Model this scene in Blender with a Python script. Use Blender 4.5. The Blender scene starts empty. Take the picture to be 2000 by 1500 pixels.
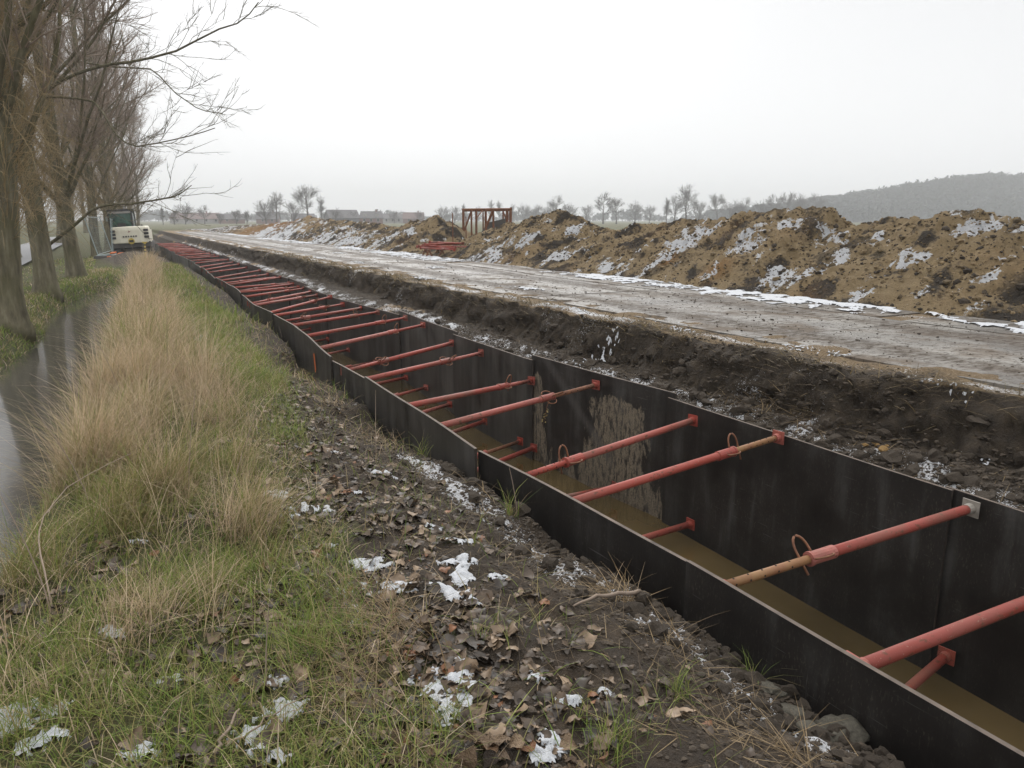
import bpy, math, random
import numpy as np
from mathutils import Vector, Matrix

# ------------------------------------------------------------------ camera, sky, sun, exposure
SC = bpy.context.scene
COL = SC.collection
CAM_H, PITCH, YAW = 1.55, 12.5, 28.0          # site frame: x = across the trench, y = along it
FPX = 1444.0
cam_d = bpy.data.cameras.new('camera'); cam = bpy.data.objects.new('camera', cam_d); COL.objects.link(cam)
cam.location = (0, 0, CAM_H)
cam.rotation_euler = (math.radians(90 - PITCH), 0, math.radians(-YAW))
cam_d.sensor_width = 36; cam_d.lens = FPX / 2000 * 36; cam_d.clip_start = 0.05; cam_d.clip_end = 5000
SC.camera = cam

world = bpy.data.worlds.new('World'); SC.world = world; world.use_nodes = True
SUN_EL, SUN_AZ = 38.0, 20.0                    # azimuth measured from +y towards +x
def setup_world():
    nt = world.node_tree; nt.nodes.clear(); N = nt.nodes.new; L = nt.links.new
    out = N('ShaderNodeOutputWorld'); bg = N('ShaderNodeBackground')
    sky = N('ShaderNodeTexSky'); sky.sky_type = 'NISHITA'; sky.sun_disc = False
    sky.sun_elevation = math.radians(SUN_EL); sky.sun_rotation = math.radians(SUN_AZ)
    sky.air_density = 1.0; sky.dust_density = 6.0; sky.ozone_density = 1.0
    hs = N('ShaderNodeHueSaturation'); hs.inputs['Saturation'].default_value = 0.10
    L(sky.outputs[0], hs.inputs['Color'])
    # overcast cloud deck: brighter overhead than at the horizon, slightly mottled
    geo = N('ShaderNodeTexCoord'); sep = N('ShaderNodeSeparateXYZ'); L(geo.outputs['Generated'], sep.inputs[0])
    ramp = N('ShaderNodeValToRGB'); L(sep.outputs['Z'], ramp.inputs[0])
    e = ramp.color_ramp.elements
    e[0].position = 0.0; e[0].color = (0.95, 0.96, 0.975, 1)
    e[1].position = 1.0; e[1].color = (1.62, 1.625, 1.64, 1)
    e2 = e.new(0.30); e2.color = (0.75, 0.755, 0.77, 1)
    nz = N('ShaderNodeTexNoise'); nz.inputs['Scale'].default_value = 2.2; nz.inputs['Detail'].default_value = 3
    L(geo.outputs['Generated'], nz.inputs['Vector'])
    mr = N('ShaderNodeMapRange'); mr.inputs['To Min'].default_value = 0.96; mr.inputs['To Max'].default_value = 1.04
    L(nz.outputs[0], mr.inputs['Value'])
    mul = N('ShaderNodeVectorMath'); mul.operation = 'SCALE'
    L(ramp.outputs[0], mul.inputs[0]); L(mr.outputs[0], mul.inputs['Scale'])
    sc2 = N('ShaderNodeVectorMath'); sc2.operation = 'SCALE'; sc2.inputs['Scale'].default_value = 10.0
    L(mul.outputs[0], sc2.inputs[0])
    mix = N('ShaderNodeMix'); mix.data_type = 'RGBA'; mix.inputs['Factor'].default_value = 0.85
    L(hs.outputs[0], mix.inputs['A']); L(sc2.outputs[0], mix.inputs['B'])
    L(mix.outputs['Result'], bg.inputs['Color']); bg.inputs['Strength'].default_value = 0.122
    L(bg.outputs[0], out.inputs[0])
setup_world()
sun_d = bpy.data.lights.new('sun', 'SUN'); sun = bpy.data.objects.new('sun', sun_d); COL.objects.link(sun)
sun_d.energy = 1.45; sun_d.angle = math.radians(40); sun_d.color = (1, 0.97, 0.93)
_az, _el = math.radians(SUN_AZ), math.radians(SUN_EL)
sun.rotation_euler = Vector((-math.sin(_az)*math.cos(_el), -math.cos(_az)*math.cos(_el), -math.sin(_el))).to_track_quat('-Z', 'Y').to_euler()
vs = SC.view_settings; vs.view_transform = 'Standard'; vs.look = 'None'; vs.gamma = 1; vs.exposure = 0.0; vs.use_curve_mapping = False
SC.cycles.max_bounces = 6; SC.cycles.volume_bounces = 4; SC.cycles.diffuse_bounces = 3; SC.cycles.transparent_max_bounces = 8
SC.cycles.use_denoising = True

# ------------------------------------------------------------------ helpers
RNG = np.random.default_rng(7)
def ray(u, v):
    x = (u - 1000) / FPX; y = -(v - 750) / FPX
    p = math.radians(PITCH); a = math.radians(YAW)
    X, Y, Z = x, math.cos(p) + y*math.sin(p), -math.sin(p) + y*math.cos(p)
    return np.array([math.cos(a)*X + math.sin(a)*Y, -math.sin(a)*X + math.cos(a)*Y, Z])
def onz(u, v, z):
    r = ray(u, v); t = (z - CAM_H) / r[2]; return r[0]*t, r[1]*t
def at(u, t):                                   # a spot t metres ahead under picture column u
    r = ray(u, 430); return r[0]*t, r[1]*t

_P = np.random.default_rng(3).permutation(4096)
_G = np.random.default_rng(4).uniform(0, 2*np.pi, 4096); _GX, _GY = np.cos(_G), np.sin(_G)
def pn(x, y, seed=0):
    x = np.asarray(x, float); y = np.asarray(y, float)
    xi = np.floor(x).astype(np.int64); yi = np.floor(y).astype(np.int64); xf = x - xi; yf = y - yi
    u = xf*xf*xf*(xf*(xf*6-15)+10); v = yf*yf*yf*(yf*(yf*6-15)+10)
    def g(ix, iy, dx, dy):
        h = _P[(_P[(ix + seed*131) & 4095] + iy) & 4095]
        return _GX[h]*dx + _GY[h]*dy
    a = g(xi, yi, xf, yf); b = g(xi+1, yi, xf-1, yf); c = g(xi, yi+1, xf, yf-1); d = g(xi+1, yi+1, xf-1, yf-1)
    return (a + u*(b-a)) + v*((c + u*(d-c)) - (a + u*(b-a)))
def fbm(x, y, octv=4, seed=0, gain=0.5):
    s = 0; a = 1.0; f = 1.0
    for k in range(octv):
        s = s + a*pn(x*f, y*f, seed + k); a *= gain; f *= 2.03
    return s
def sst(e0, e1, x):
    t = np.clip((np.asarray(x, float) - e0) / (e1 - e0), 0, 1); return t*t*(3 - 2*t)

def mesh_np(name, V, quads=None, tris=None, smooth=True, mat_idx=None):
    me = bpy.data.meshes.new(name)
    V = np.asarray(V, np.float32).reshape(-1, 3); me.vertices.add(len(V)); me.vertices.foreach_set('co', V.ravel())
    li = []; st = []; tot = []
    o = 0
    if quads is not None and len(quads):
        q = np.asarray(quads, np.int32).reshape(-1, 4); li.append(q.ravel()); st.append(o + 4*np.arange(len(q))); tot.append(np.full(len(q), 4)); o += 4*len(q)
    if tris is not None and len(tris):
        t = np.asarray(tris, np.int32).reshape(-1, 3); li.append(t.ravel()); st.append(o + 3*np.arange(len(t))); tot.append(np.full(len(t), 3)); o += 3*len(t)
    li = np.concatenate(li).astype(np.int32); st = np.concatenate(st).astype(np.int32); tot = np.concatenate(tot).astype(np.int32)
    me.loops.add(len(li)); me.loops.foreach_set('vertex_index', li)
    me.polygons.add(len(st)); me.polygons.foreach_set('loop_start', st); me.polygons.foreach_set('loop_total', tot)
    me.polygons.foreach_set('use_smooth', np.full(len(st), bool(smooth)))
    if mat_idx is not None: me.polygons.foreach_set('material_index', np.asarray(mat_idx, np.int32))
    me.update(calc_edges=True); me.validate(verbose=False)
    return me
def vcol(me, name, C):
    a = me.color_attributes.new(name, 'FLOAT_COLOR', 'POINT')
    C = np.asarray(C, np.float32)
    if C.shape[1] == 3: C = np.concatenate([C, np.ones((len(C), 1), np.float32)], 1)
    a.data.foreach_set('color', C.ravel())
def obj(name, me, mats=None, parent=None, loc=None, rot=None, scale=None):
    o = bpy.data.objects.new(name, me); COL.objects.link(o)
    if mats is not None and me is not None and len(me.materials) == 0:
        for m in (mats if isinstance(mats, (list, tuple)) else [mats]): me.materials.append(m)
    if parent is not None: o.parent = parent
    if loc is not None: o.location = loc
    if rot is not None: o.rotation_euler = rot
    if scale is not None: o.scale = scale
    return o
def tag(o, label=None, cat=None, group=None, kind=None):
    if label: o['label'] = label
    if cat: o['category'] = cat
    if group: o['group'] = group
    if kind: o['kind'] = kind
    return o
def empty(name, loc, rot=(0, 0, 0)):
    o = bpy.data.objects.new(name, None); COL.objects.link(o); o.location = loc; o.rotation_euler = rot; o.empty_display_size = 0.1; return o

class MB:                                       # small mesh collector
    def __init__(s): s.v = []; s.q = []; s.t = []; s.qm = []; s.tm = []; s.n = 0
    def add(s, V, q=(), t=(), m=0):
        V = np.asarray(V, float).reshape(-1, 3); s.v.append(V)
        for f in q: s.q.append([i + s.n for i in f]); s.qm.append(m)
        for f in t: s.t.append([i + s.n for i in f]); s.tm.append(m)
        s.n += len(V); return s
    def box(s, lo, hi, m=0, taper=None, M=None):
        x0, y0, z0 = lo; x1, y1, z1 = hi
        V = np.array([(x0,y0,z0),(x1,y0,z0),(x1,y1,z0),(x0,y1,z0),(x0,y0,z1),(x1,y0,z1),(x1,y1,z1),(x0,y1,z1)], float)
        if taper: 
            c = np.array([(x0+x1)/2, (y0+y1)/2]); V[4:, :2] = c + (V[4:, :2]-c)*taper
        if M is not None: V = V @ np.array(M.to_3x3()).T + np.array(M.to_translation())
        return s.add(V, [(0,3,2,1),(4,5,6,7),(0,1,5,4),(1,2,6,5),(2,3,7,6),(3,0,4,7)], m=m)
    def prism(s, pts, y0, y1, m=0):             # polygon in x,z extruded along y
        k = len(pts); V = [(p[0], y0, p[1]) for p in pts] + [(p[0], y1, p[1]) for p in pts]
        q = [(i, (i+1) % k, (i+1) % k + k, i+k) for i in range(k)]
        c0 = len(V); cx = sum(p[0] for p in pts)/k; cz = sum(p[1] for p in pts)/k
        V += [(cx, y0, cz), (cx, y1, cz)]
        t = [(c0, (i+1) % k, i) for i in range(k)] + [(c0+1, i+k, (i+1) % k + k) for i in range(k)]
        return s.add(V, q, t, m)
    def tube(s, pts, r, sides=8, m=0, cap=True):
        pts = np.asarray(pts, float); K = len(pts); r = np.broadcast_to(np.asarray(r, float), (K,))
        T = np.gradient(pts, axis=0); T /= np.linalg.norm(T, axis=1)[:, None] + 1e-9
        ref = np.array([0, 0, 1.0]) if abs(T[:, 2]).mean() < 0.8 else np.array([1.0, 0, 0])
        A = np.cross(T, ref); A /= np.linalg.norm(A, axis=1)[:, None] + 1e-9; B = np.cross(T, A)
        th = np.arange(sides)*2*np.pi/sides
        V = pts[:, None] + r[:, None, None]*(A[:, None]*np.cos(th)[None, :, None] + B[:, None]*np.sin(th)[None, :, None])
        V = V.reshape(-1, 3); q = []
        for k in range(K-1):
            for j in range(sides):
                j2 = (j+1) % sides; q.append((k*sides+j, k*sides+j2, (k+1)*sides+j2, (k+1)*sides+j))
        t = []
        if cap:
            V = np.concatenate([V, pts[[0]], pts[[-1]]]); a, b = K*sides, K*sides+1
            for j in range(sides):
                j2 = (j+1) % sides; t.append((a, j2, j)); t.append((b, (K-1)*sides+j, (K-1)*sides+j2))
        return s.add(V, q, t, m)
    def mesh(s, name, smooth=False):
        return mesh_np(name, np.concatenate(s.v), s.q, s.t, smooth, s.qm + s.tm)
    def build(s, name, mats, parent=None, smooth=False, loc=None, rot=None, scale=None):
        return obj(name, s.mesh(name, smooth), mats, parent, loc, rot, scale)

def tubes_np(P, R, sides=3):                    # many polylines at once: P (N,K,3), R (N,K)
    N, K, _ = P.shape
    T = np.gradient(P, axis=1); T /= np.linalg.norm(T, axis=2, keepdims=True) + 1e-9
    ref = np.where(np.abs(T[..., 2:3]) < 0.9, np.array([0, 0, 1.0]), np.array([1.0, 0, 0]))
    A = np.cross(T, ref); A /= np.linalg.norm(A, axis=2, keepdims=True) + 1e-9; B = np.cross(T, A)
    th = np.arange(sides)*2*np.pi/sides
    V = P[:, :, None] + R[:, :, None, None]*(A[:, :, None]*np.cos(th)[:, None] + B[:, :, None]*np.sin(th)[:, None])
    n, k, j = np.meshgrid(np.arange(N), np.arange(K-1), np.arange(sides), indexing='ij'); j2 = (j+1) % sides
    b = n*K*sides
    Q = np.stack([b+k*sides+j, b+k*sides+j2, b+(k+1)*sides+j2, b+(k+1)*sides+j], -1).reshape(-1, 4)
    return V.reshape(-1, 3), Q
def join_np(parts):
    Vs, Qs, o = [], [], 0
    for V, Q in parts: Vs.append(V); Qs.append(Q + o); o += len(V)
    return np.concatenate(Vs), np.concatenate(Qs)

# ------------------------------------------------------------------ materials
class NT:
    def __init__(s, name):
        s.m = bpy.data.materials.new(name); s.m.use_nodes = True; s.t = s.m.node_tree
        s.b = s.t.nodes['Principled BSDF']; s.out = s.t.nodes['Material Output']
    def N(s, k, **kw):
        n = s.t.nodes.new('ShaderNode' + k)
        for a, b in kw.items(): setattr(n, a, b)
        return n
    def L(s, a, b): s.t.links.new(a, b)
    def tc(s, w='Object'): return s.N('TexCoord').outputs[w]
    def noise(s, scale, detail=4, rough=0.55, vec=None, dist=0.0):
        n = s.N('TexNoise'); n.inputs['Scale'].default_value = scale; n.inputs['Detail'].default_value = detail
        n.inputs['Roughness'].default_value = rough; n.inputs['Distortion'].default_value = dist
        if vec is not None: s.L(vec, n.inputs['Vector'])
        return n.outputs[0]
    def mapv(s, vec, scale=(1, 1, 1), rot=(0, 0, 0)):
        n = s.N('Mapping'); s.L(vec, n.inputs[0]); n.inputs['Scale'].default_value = scale; n.inputs['Rotation'].default_value = rot; return n.outputs[0]
    def rng(s, v, a, b, c=0.0, d=1.0, smooth=False):
        n = s.N('MapRange'); n.interpolation_type = 'SMOOTHSTEP' if smooth else 'LINEAR'
        s.set(n.inputs['Value'], v)
        for k, x in zip(('From Min', 'From Max', 'To Min', 'To Max'), (a, b, c, d)): s.set(n.inputs[k], x)
        return n.outputs[0]
    def set(s, inp, v):
        if hasattr(v, 'is_linked') or hasattr(v, 'links'): s.L(v, inp)
        else: inp.default_value = v
    def math(s, op, a, b=None):
        n = s.N('Math', operation=op); s.set(n.inputs[0], a)
        if b is not None: s.set(n.inputs[1], b)
        return n.outputs[0]
    def mix(s, f, a, b):
        n = s.N('Mix', data_type='RGBA'); s.set(n.inputs['Factor'], f)
        for k, v in (('A', a), ('B', b)):
            if isinstance(v, tuple): n.inputs[k].default_value = (*v[:3], 1)
            else: s.L(v, n.inputs[k])
        return n.outputs['Result']
    def ramp(s, f, stops):
        n = s.N('ValToRGB'); s.L(f, n.inputs[0]); e = n.color_ramp.elements
        while len(e) < len(stops): e.new(0.5)
        for q, (p, c) in zip(e, stops): q.position = p; q.color = (*c, 1)
        return n.outputs[0]
    def attr(s, name):
        n = s.N('Attribute'); n.attribute_name = name; return n
    def bump(s, h, strength=0.5, dist=0.02):
        n = s.N('Bump'); n.inputs['Strength'].default_value = strength; n.inputs['Distance'].default_value = dist
        s.L(h, n.inputs['Height']); s.L(n.outputs[0], s.b.inputs['Normal']); return n
    def fin(s, col=None, rough=None, spec=None, metal=None):
        if col is not None: s.set(s.b.inputs['Base Color'], (*col, 1) if isinstance(col, tuple) else col)
        if rough is not None: s.set(s.b.inputs['Roughness'], rough)
        if spec is not None: s.set(s.b.inputs['Specular IOR Level'], spec)
        if metal is not None: s.set(s.b.inputs['Metallic'], metal)
        return s.m
def simple(name, a, b, scale=6, rough=0.6, bump=0.0, spec=0.5, metal=0.0):
    t = NT(name); v = t.tc(); n = t.noise(scale, 5, 0.6, v)
    c = t.mix(t.rng(n, 0.3, 0.7), a, b)
    if bump: t.bump(t.noise(scale*4, 4, 0.6, v), bump, 0.01)
    return t.fin(c, rough, spec, metal)

def ground_mat():
    t = NT('ground_earth'); v = t.tc(); a = t.attr('reg'); sp = t.N('SeparateColor'); t.L(a.outputs['Color'], sp.inputs[0])
    n1 = t.noise(1.3, 6, 0.6, v); n2 = t.noise(9, 6, 0.65, v); n3 = t.noise(45, 5, 0.7, v); n4 = t.noise(150, 3, 0.6, v)
    j = t.math('SUBTRACT', t.math('ADD', t.math('MULTIPLY', n2, 0.6), t.math('MULTIPLY', n3, 0.5)), 0.55)
    def fac(ch, k=0.9, w=0.12): return t.rng(t.math('ADD', ch, t.math('MULTIPLY', j, k)), 0.5-w, 0.5+w, 0, 1, True)
    mud = t.ramp(n2, [(0.25, (0.038, 0.028, 0.019)), (0.5, (0.072, 0.052, 0.034)), (0.75, (0.125, 0.090, 0.058))])
    mud = t.mix(t.rng(n3, 0.45, 0.75, 0, 0.6), mud, (0.13, 0.10, 0.075))
    mud = t.mix(t.rng(n4, 0.35, 0.65, 0.35, 0.0), mud, (0.02, 0.016, 0.012))
    dark = t.ramp(n2, [(0.3, (0.036, 0.027, 0.019)), (0.52, (0.072, 0.055, 0.038)), (0.75, (0.125, 0.094, 0.062))])
    dark = t.mix(t.rng(n4, 0.5, 0.75, 0, 0.5), dark, (0.075, 0.06, 0.046))
    grass = t.ramp(n2, [(0.25, (0.045, 0.042, 0.015)), (0.5, (0.085, 0.075, 0.028)), (0.75, (0.15, 0.125, 0.055))])
    grass = t.mix(t.rng(n1, 0.4, 0.65, 0, 0.6), grass, (0.07, 0.095, 0.02))
    sand = t.ramp(n3, [(0.3, (0.17, 0.115, 0.06)), (0.7, (0.33, 0.24, 0.14))])
    sn = t.ramp(n4, [(0.3, (0.76, 0.77, 0.80)), (0.7, (0.90, 0.905, 0.92))])
    c = t.mix(fac(sp.outputs[1]), mud, dark); c = t.mix(fac(sp.outputs[2]), c, sand); c = t.mix(fac(sp.outputs[0], 0.7, 0.2), c, grass)
    sf = t.rng(t.math('ADD', a.outputs['Alpha'], t.math('MULTIPLY', t.math('SUBTRACT', t.math('ADD', t.math('MULTIPLY', n3, 1.0), t.math('MULTIPLY', n4, 0.7)), 0.85), 2.2)), 0.47, 0.53)
    c = t.mix(sf, c, sn)
    hh = t.math('ADD', t.math('MULTIPLY', n3, 0.8), t.math('MULTIPLY', n4, 0.35))
    t.bump(hh, 1.0, 0.06)
    return t.fin(c, t.rng(n2, 0.3, 0.7, 0.75, 0.95), 0.3)
def spoil_mat():
    t = NT('spoil_soil'); v = t.tc(); a = t.attr('reg'); sp = t.N('SeparateColor'); t.L(a.outputs['Color'], sp.inputs[0])
    vs = t.mapv(v, (1.0, 1.0, 0.55))
    n1 = t.noise(0.9, 5, 0.6, vs); n2 = t.noise(4.5, 6, 0.65, v); n3 = t.noise(17, 6, 0.7, v); n4 = t.noise(60, 4, 0.6, v)
    j = t.math('SUBTRACT', t.math('ADD', t.math('MULTIPLY', n2, 0.6), t.math('MULTIPLY', n3, 0.5)), 0.55)
    def fac(ch, k=1.9, w=0.16): return t.rng(t.math('ADD', ch, t.math('MULTIPLY', j, k)), 0.5-w, 0.5+w, 0, 1, True)
    br = t.ramp(n3, [(0.28, (0.06, 0.044, 0.027)), (0.5, (0.18, 0.132, 0.078)), (0.72, (0.34, 0.26, 0.16))])
    br = t.mix(t.rng(n2, 0.45, 0.7, 0, 0.5), br, (0.24, 0.17, 0.085))
    sand = t.ramp(n2, [(0.3, (0.32, 0.23, 0.12)), (0.7, (0.48, 0.36, 0.21))])
    dark = t.ramp(n3, [(0.3, (0.030, 0.025, 0.020)), (0.7, (0.095, 0.075, 0.055))])
    br = t.mix(t.rng(n1, 0.42, 0.60, 0, 0.72), br, t.ramp(n3, [(0.3, (0.045, 0.037, 0.025)), (0.7, (0.15, 0.122, 0.078))]))
    c = t.mix(fac(sp.outputs[2]), br, sand); c = t.mix(fac(sp.outputs[1]), c, dark)
    c = t.mix(fac(sp.outputs[0], 0.6, 0.3), c, (0.34, 0.175, 0.055))
    sn = t.ramp(n4, [(0.3, (0.80, 0.81, 0.84)), (0.7, (0.92, 0.925, 0.94))])
    sf = t.rng(t.math('ADD', a.outputs['Alpha'], t.math('MULTIPLY', t.math('SUBTRACT', t.math('ADD', t.math('MULTIPLY', n3, 0.8), t.math('MULTIPLY', n2, 0.8)), 0.8), 1.9)), 0.46, 0.54)
    c = t.mix(sf, c, sn)
    t.bump(t.math('ADD', n3, t.math('MULTIPLY', n4, 0.5)), 1.0, 0.22)
    return t.fin(c, 0.92, 0.2)
def vcol_mat(name, rough=0.7, spec=0.3, trans=0.0, vary=0.25, scale=20):
    t = NT(name); a = t.attr('col'); n = t.noise(scale, 4, 0.6, t.tc())
    c = t.N('HueSaturation'); t.L(a.outputs['Color'], c.inputs['Color']); t.L(t.rng(n, 0.3, 0.7, 1-vary, 1+vary), c.inputs['Value'])
    t.fin(c.outputs[0], rough, spec)
    if trans:
        tr = t.N('BsdfTranslucent'); t.L(c.outputs[0], tr.inputs[0]); mx = t.N('MixShader'); mx.inputs[0].default_value = trans
        t.L(t.b.outputs[0], mx.inputs[1]); t.L(tr.outputs[0], mx.inputs[2]); t.L(mx.outputs[0], t.out.inputs[0])
    return t.m
def ply_mat():
    t = NT('film_faced_plywood'); v = t.tc(); oi = t.N('ObjectInfo'); pr = t.attr('reg'); sp = t.N('SeparateColor'); t.L(pr.outputs['Color'], sp.inputs[0])
    off = t.N('VectorMath', operation='ADD'); t.L(v, off.inputs[0]); cmb = t.N('CombineXYZ'); rr = t.math('MULTIPLY', oi.outputs['Random'], 50.0); t.L(rr, cmb.inputs[1]); t.L(cmb.outputs[0], off.inputs[1]); w = off.outputs[0]
    st = t.noise(1.0, 5, 0.6, t.mapv(w, (1, 6, 0.8)), 0.3); st2 = t.noise(1.0, 4, 0.6, t.mapv(w, (1, 40, 2.5)))
    cl = t.noise(2.0, 5, 0.65, w); fn = t.noise(60, 4, 0.6, w); blot = t.noise(1.0, 6, 0.7, t.mapv(w, (1, 8, 3.4)), 0.5)
    base = t.mix(t.rng(cl, 0.35, 0.7), (0.0075, 0.006, 0.0055), (0.017, 0.0135, 0.012))
    gw = t.math('MULTIPLY', t.rng(st, 0.50, 0.72), t.rng(cl, 0.42, 0.66))
    base = t.mix(t.math('MULTIPLY', gw, 0.62), base, (0.10, 0.10, 0.097))
    base = t.mix(t.math('MULTIPLY', t.rng(st2, 0.66, 0.76), t.math('MULTIPLY', t.rng(cl, 0.5, 0.62), 0.45)), base, (0.22, 0.21, 0.20))
    for rt, th in ((0.5, 0.70), (-0.9, 0.71), (0.15, 0.71)):
        sc_ = t.noise(1.0, 2, 0.5, t.mapv(w, (1, 3.0, 90), (rt, 0, 0))); base = t.mix(t.math('MULTIPLY', t.rng(sc_, th, th + 0.04), t.rng(cl, 0.46, 0.6, 0, 0.4)), base, (0.20, 0.195, 0.185))
    # dried mud: patchy, only as much as the panel carries
    mudf = t.rng(t.math('ADD', blot, t.math('SUBTRACT', sp.outputs[0], 0.55)), 0.42, 0.47)
    mudf = t.math('MULTIPLY', mudf, t.math('MULTIPLY', t.rng(fn, 0.3, 0.5, 0.5, 1.0), t.rng(t.noise(1.0, 5, 0.7, t.mapv(w, (1, 26, 7))), 0.40, 0.52, 0.08, 1.0)))
    base = t.mix(mudf, base, t.mix(t.rng(fn, 0.3, 0.7), (0.16, 0.125, 0.085), (0.26, 0.215, 0.155)))
    smear = t.math('MULTIPLY', sp.outputs[1], t.rng(st2, 0.3, 0.6, 0.35, 0.8))
    base = t.mix(smear, base, (0.085, 0.08, 0.075))
    ln = t.math('MULTIPLY', sp.outputs[2], t.rng(t.math('ADD', t.math('MULTIPLY', st, 0.6), t.math('MULTIPLY', cl, 0.5)), 0.40, 0.68, 0.15, 1.0)); base = t.mix(ln, base, (0.105, 0.098, 0.088))
    gr = t.math('MULTIPLY', t.rng(t.noise(110, 3, 0.7, t.mapv(w, (1, 1, 0.35))), 0.56, 0.68), t.rng(cl, 0.4, 0.6, 0.1, 0.7)); base = t.mix(gr, base, (0.075, 0.066, 0.052))
    t.bump(fn, 0.12, 0.004)
    return t.fin(base, t.math('ADD', t.rng(cl, 0.3, 0.7, 0.34, 0.55), t.math('MULTIPLY', mudf, 0.4)), 0.32)
def red_mat():
    t = NT('red_prop_paint'); v = t.tc('Object'); oi = t.N('ObjectInfo')
    off = t.N('VectorMath', operation='ADD'); t.L(v, off.inputs[0]); cmb = t.N('CombineXYZ'); t.L(t.math('MULTIPLY', oi.outputs['Random'], 40.0), cmb.inputs[0]); t.L(cmb.outputs[0], off.inputs[1]); w = off.outputs[0]
    n = t.noise(3.0, 5, 0.6, w); f = t.noise(28, 5, 0.65, w); g = t.noise(90, 3, 0.6, w)
    c = t.ramp(oi.outputs['Random'], [(0.0, (0.23, 0.042, 0.028)), (0.4, (0.31, 0.054, 0.036)), (0.75, (0.33, 0.072, 0.050)), (1.0, (0.36, 0.12, 0.095))])
    c = t.mix(t.rng(n, 0.4, 0.7, 0, 0.5), c, (0.29, 0.085, 0.07))
    c = t.mix(t.rng(f, 0.57, 0.64, 0, 0.9), c, (0.12, 0.05, 0.028)); c = t.mix(t.rng(g, 0.64, 0.72, 0, 0.7), c, (0.30, 0.2, 0.15)); c = t.mix(t.rng(t.noise(1.3, 4, 0.6, w), 0.50, 0.64, 0, 0.7), c, (0.15, 0.085, 0.06))
    t.bump(f, 0.15, 0.003)
    return t.fin(c, t.rng(n, 0.3, 0.7, 0.42, 0.65), 0.35)
def water_mat(name, c1, c2, scale, bump, rough=0.03, spec=0.5):
    t = NT(name); v = t.tc(); c = t.mix(t.rng(t.noise(0.6, 4, 0.6, v), 0.35, 0.65), c1, c2)
    t.bump(t.noise(scale, 3, 0.5, t.mapv(v, (1, 0.7, 1))), bump, 0.01)
    return t.fin(c, rough, spec)
def bark_mat(name, a, b, c, tr=30):
    t = NT(name); v = t.tc(); n = t.noise(1.0, 6, 0.65, t.mapv(v, (9, 9, 1.6))); f = t.noise(tr, 4, 0.6, v); g = t.noise(1.1, 4, 0.6, v)
    col = t.ramp(n, [(0.3, a), (0.55, b), (0.8, c)]); col = t.mix(t.rng(g, 0.42, 0.7, 0, 0.65), col, (0.085, 0.082, 0.028))
    t.bump(n, 0.9, 0.06); return t.fin(col, 0.9, 0.2)
def leaf_mat():
    t = NT('dead_leaf'); oi = t.N('ObjectInfo'); v = t.tc(); n = t.noise(25, 4, 0.6, v)
    c = t.ramp(oi.outputs['Random'], [(0.0, (0.040, 0.031, 0.024)), (0.25, (0.066, 0.046, 0.032)), (0.5, (0.105, 0.071, 0.045)), (0.72, (0.17, 0.115, 0.070)), (0.9, (0.27, 0.19, 0.12)), (0.985, (0.20, 0.08, 0.03))])
    h = t.N('HueSaturation'); t.L(c, h.inputs['Color']); t.L(t.rng(n, 0.3, 0.7, 0.55, 1.4), h.inputs['Value'])
    t.bump(t.noise(7, 3, 0.6, v), 0.6, 0.1)
    return t.fin(h.outputs[0], t.rng(n, 0.3, 0.7, 0.45, 0.75), 0.35)
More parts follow.
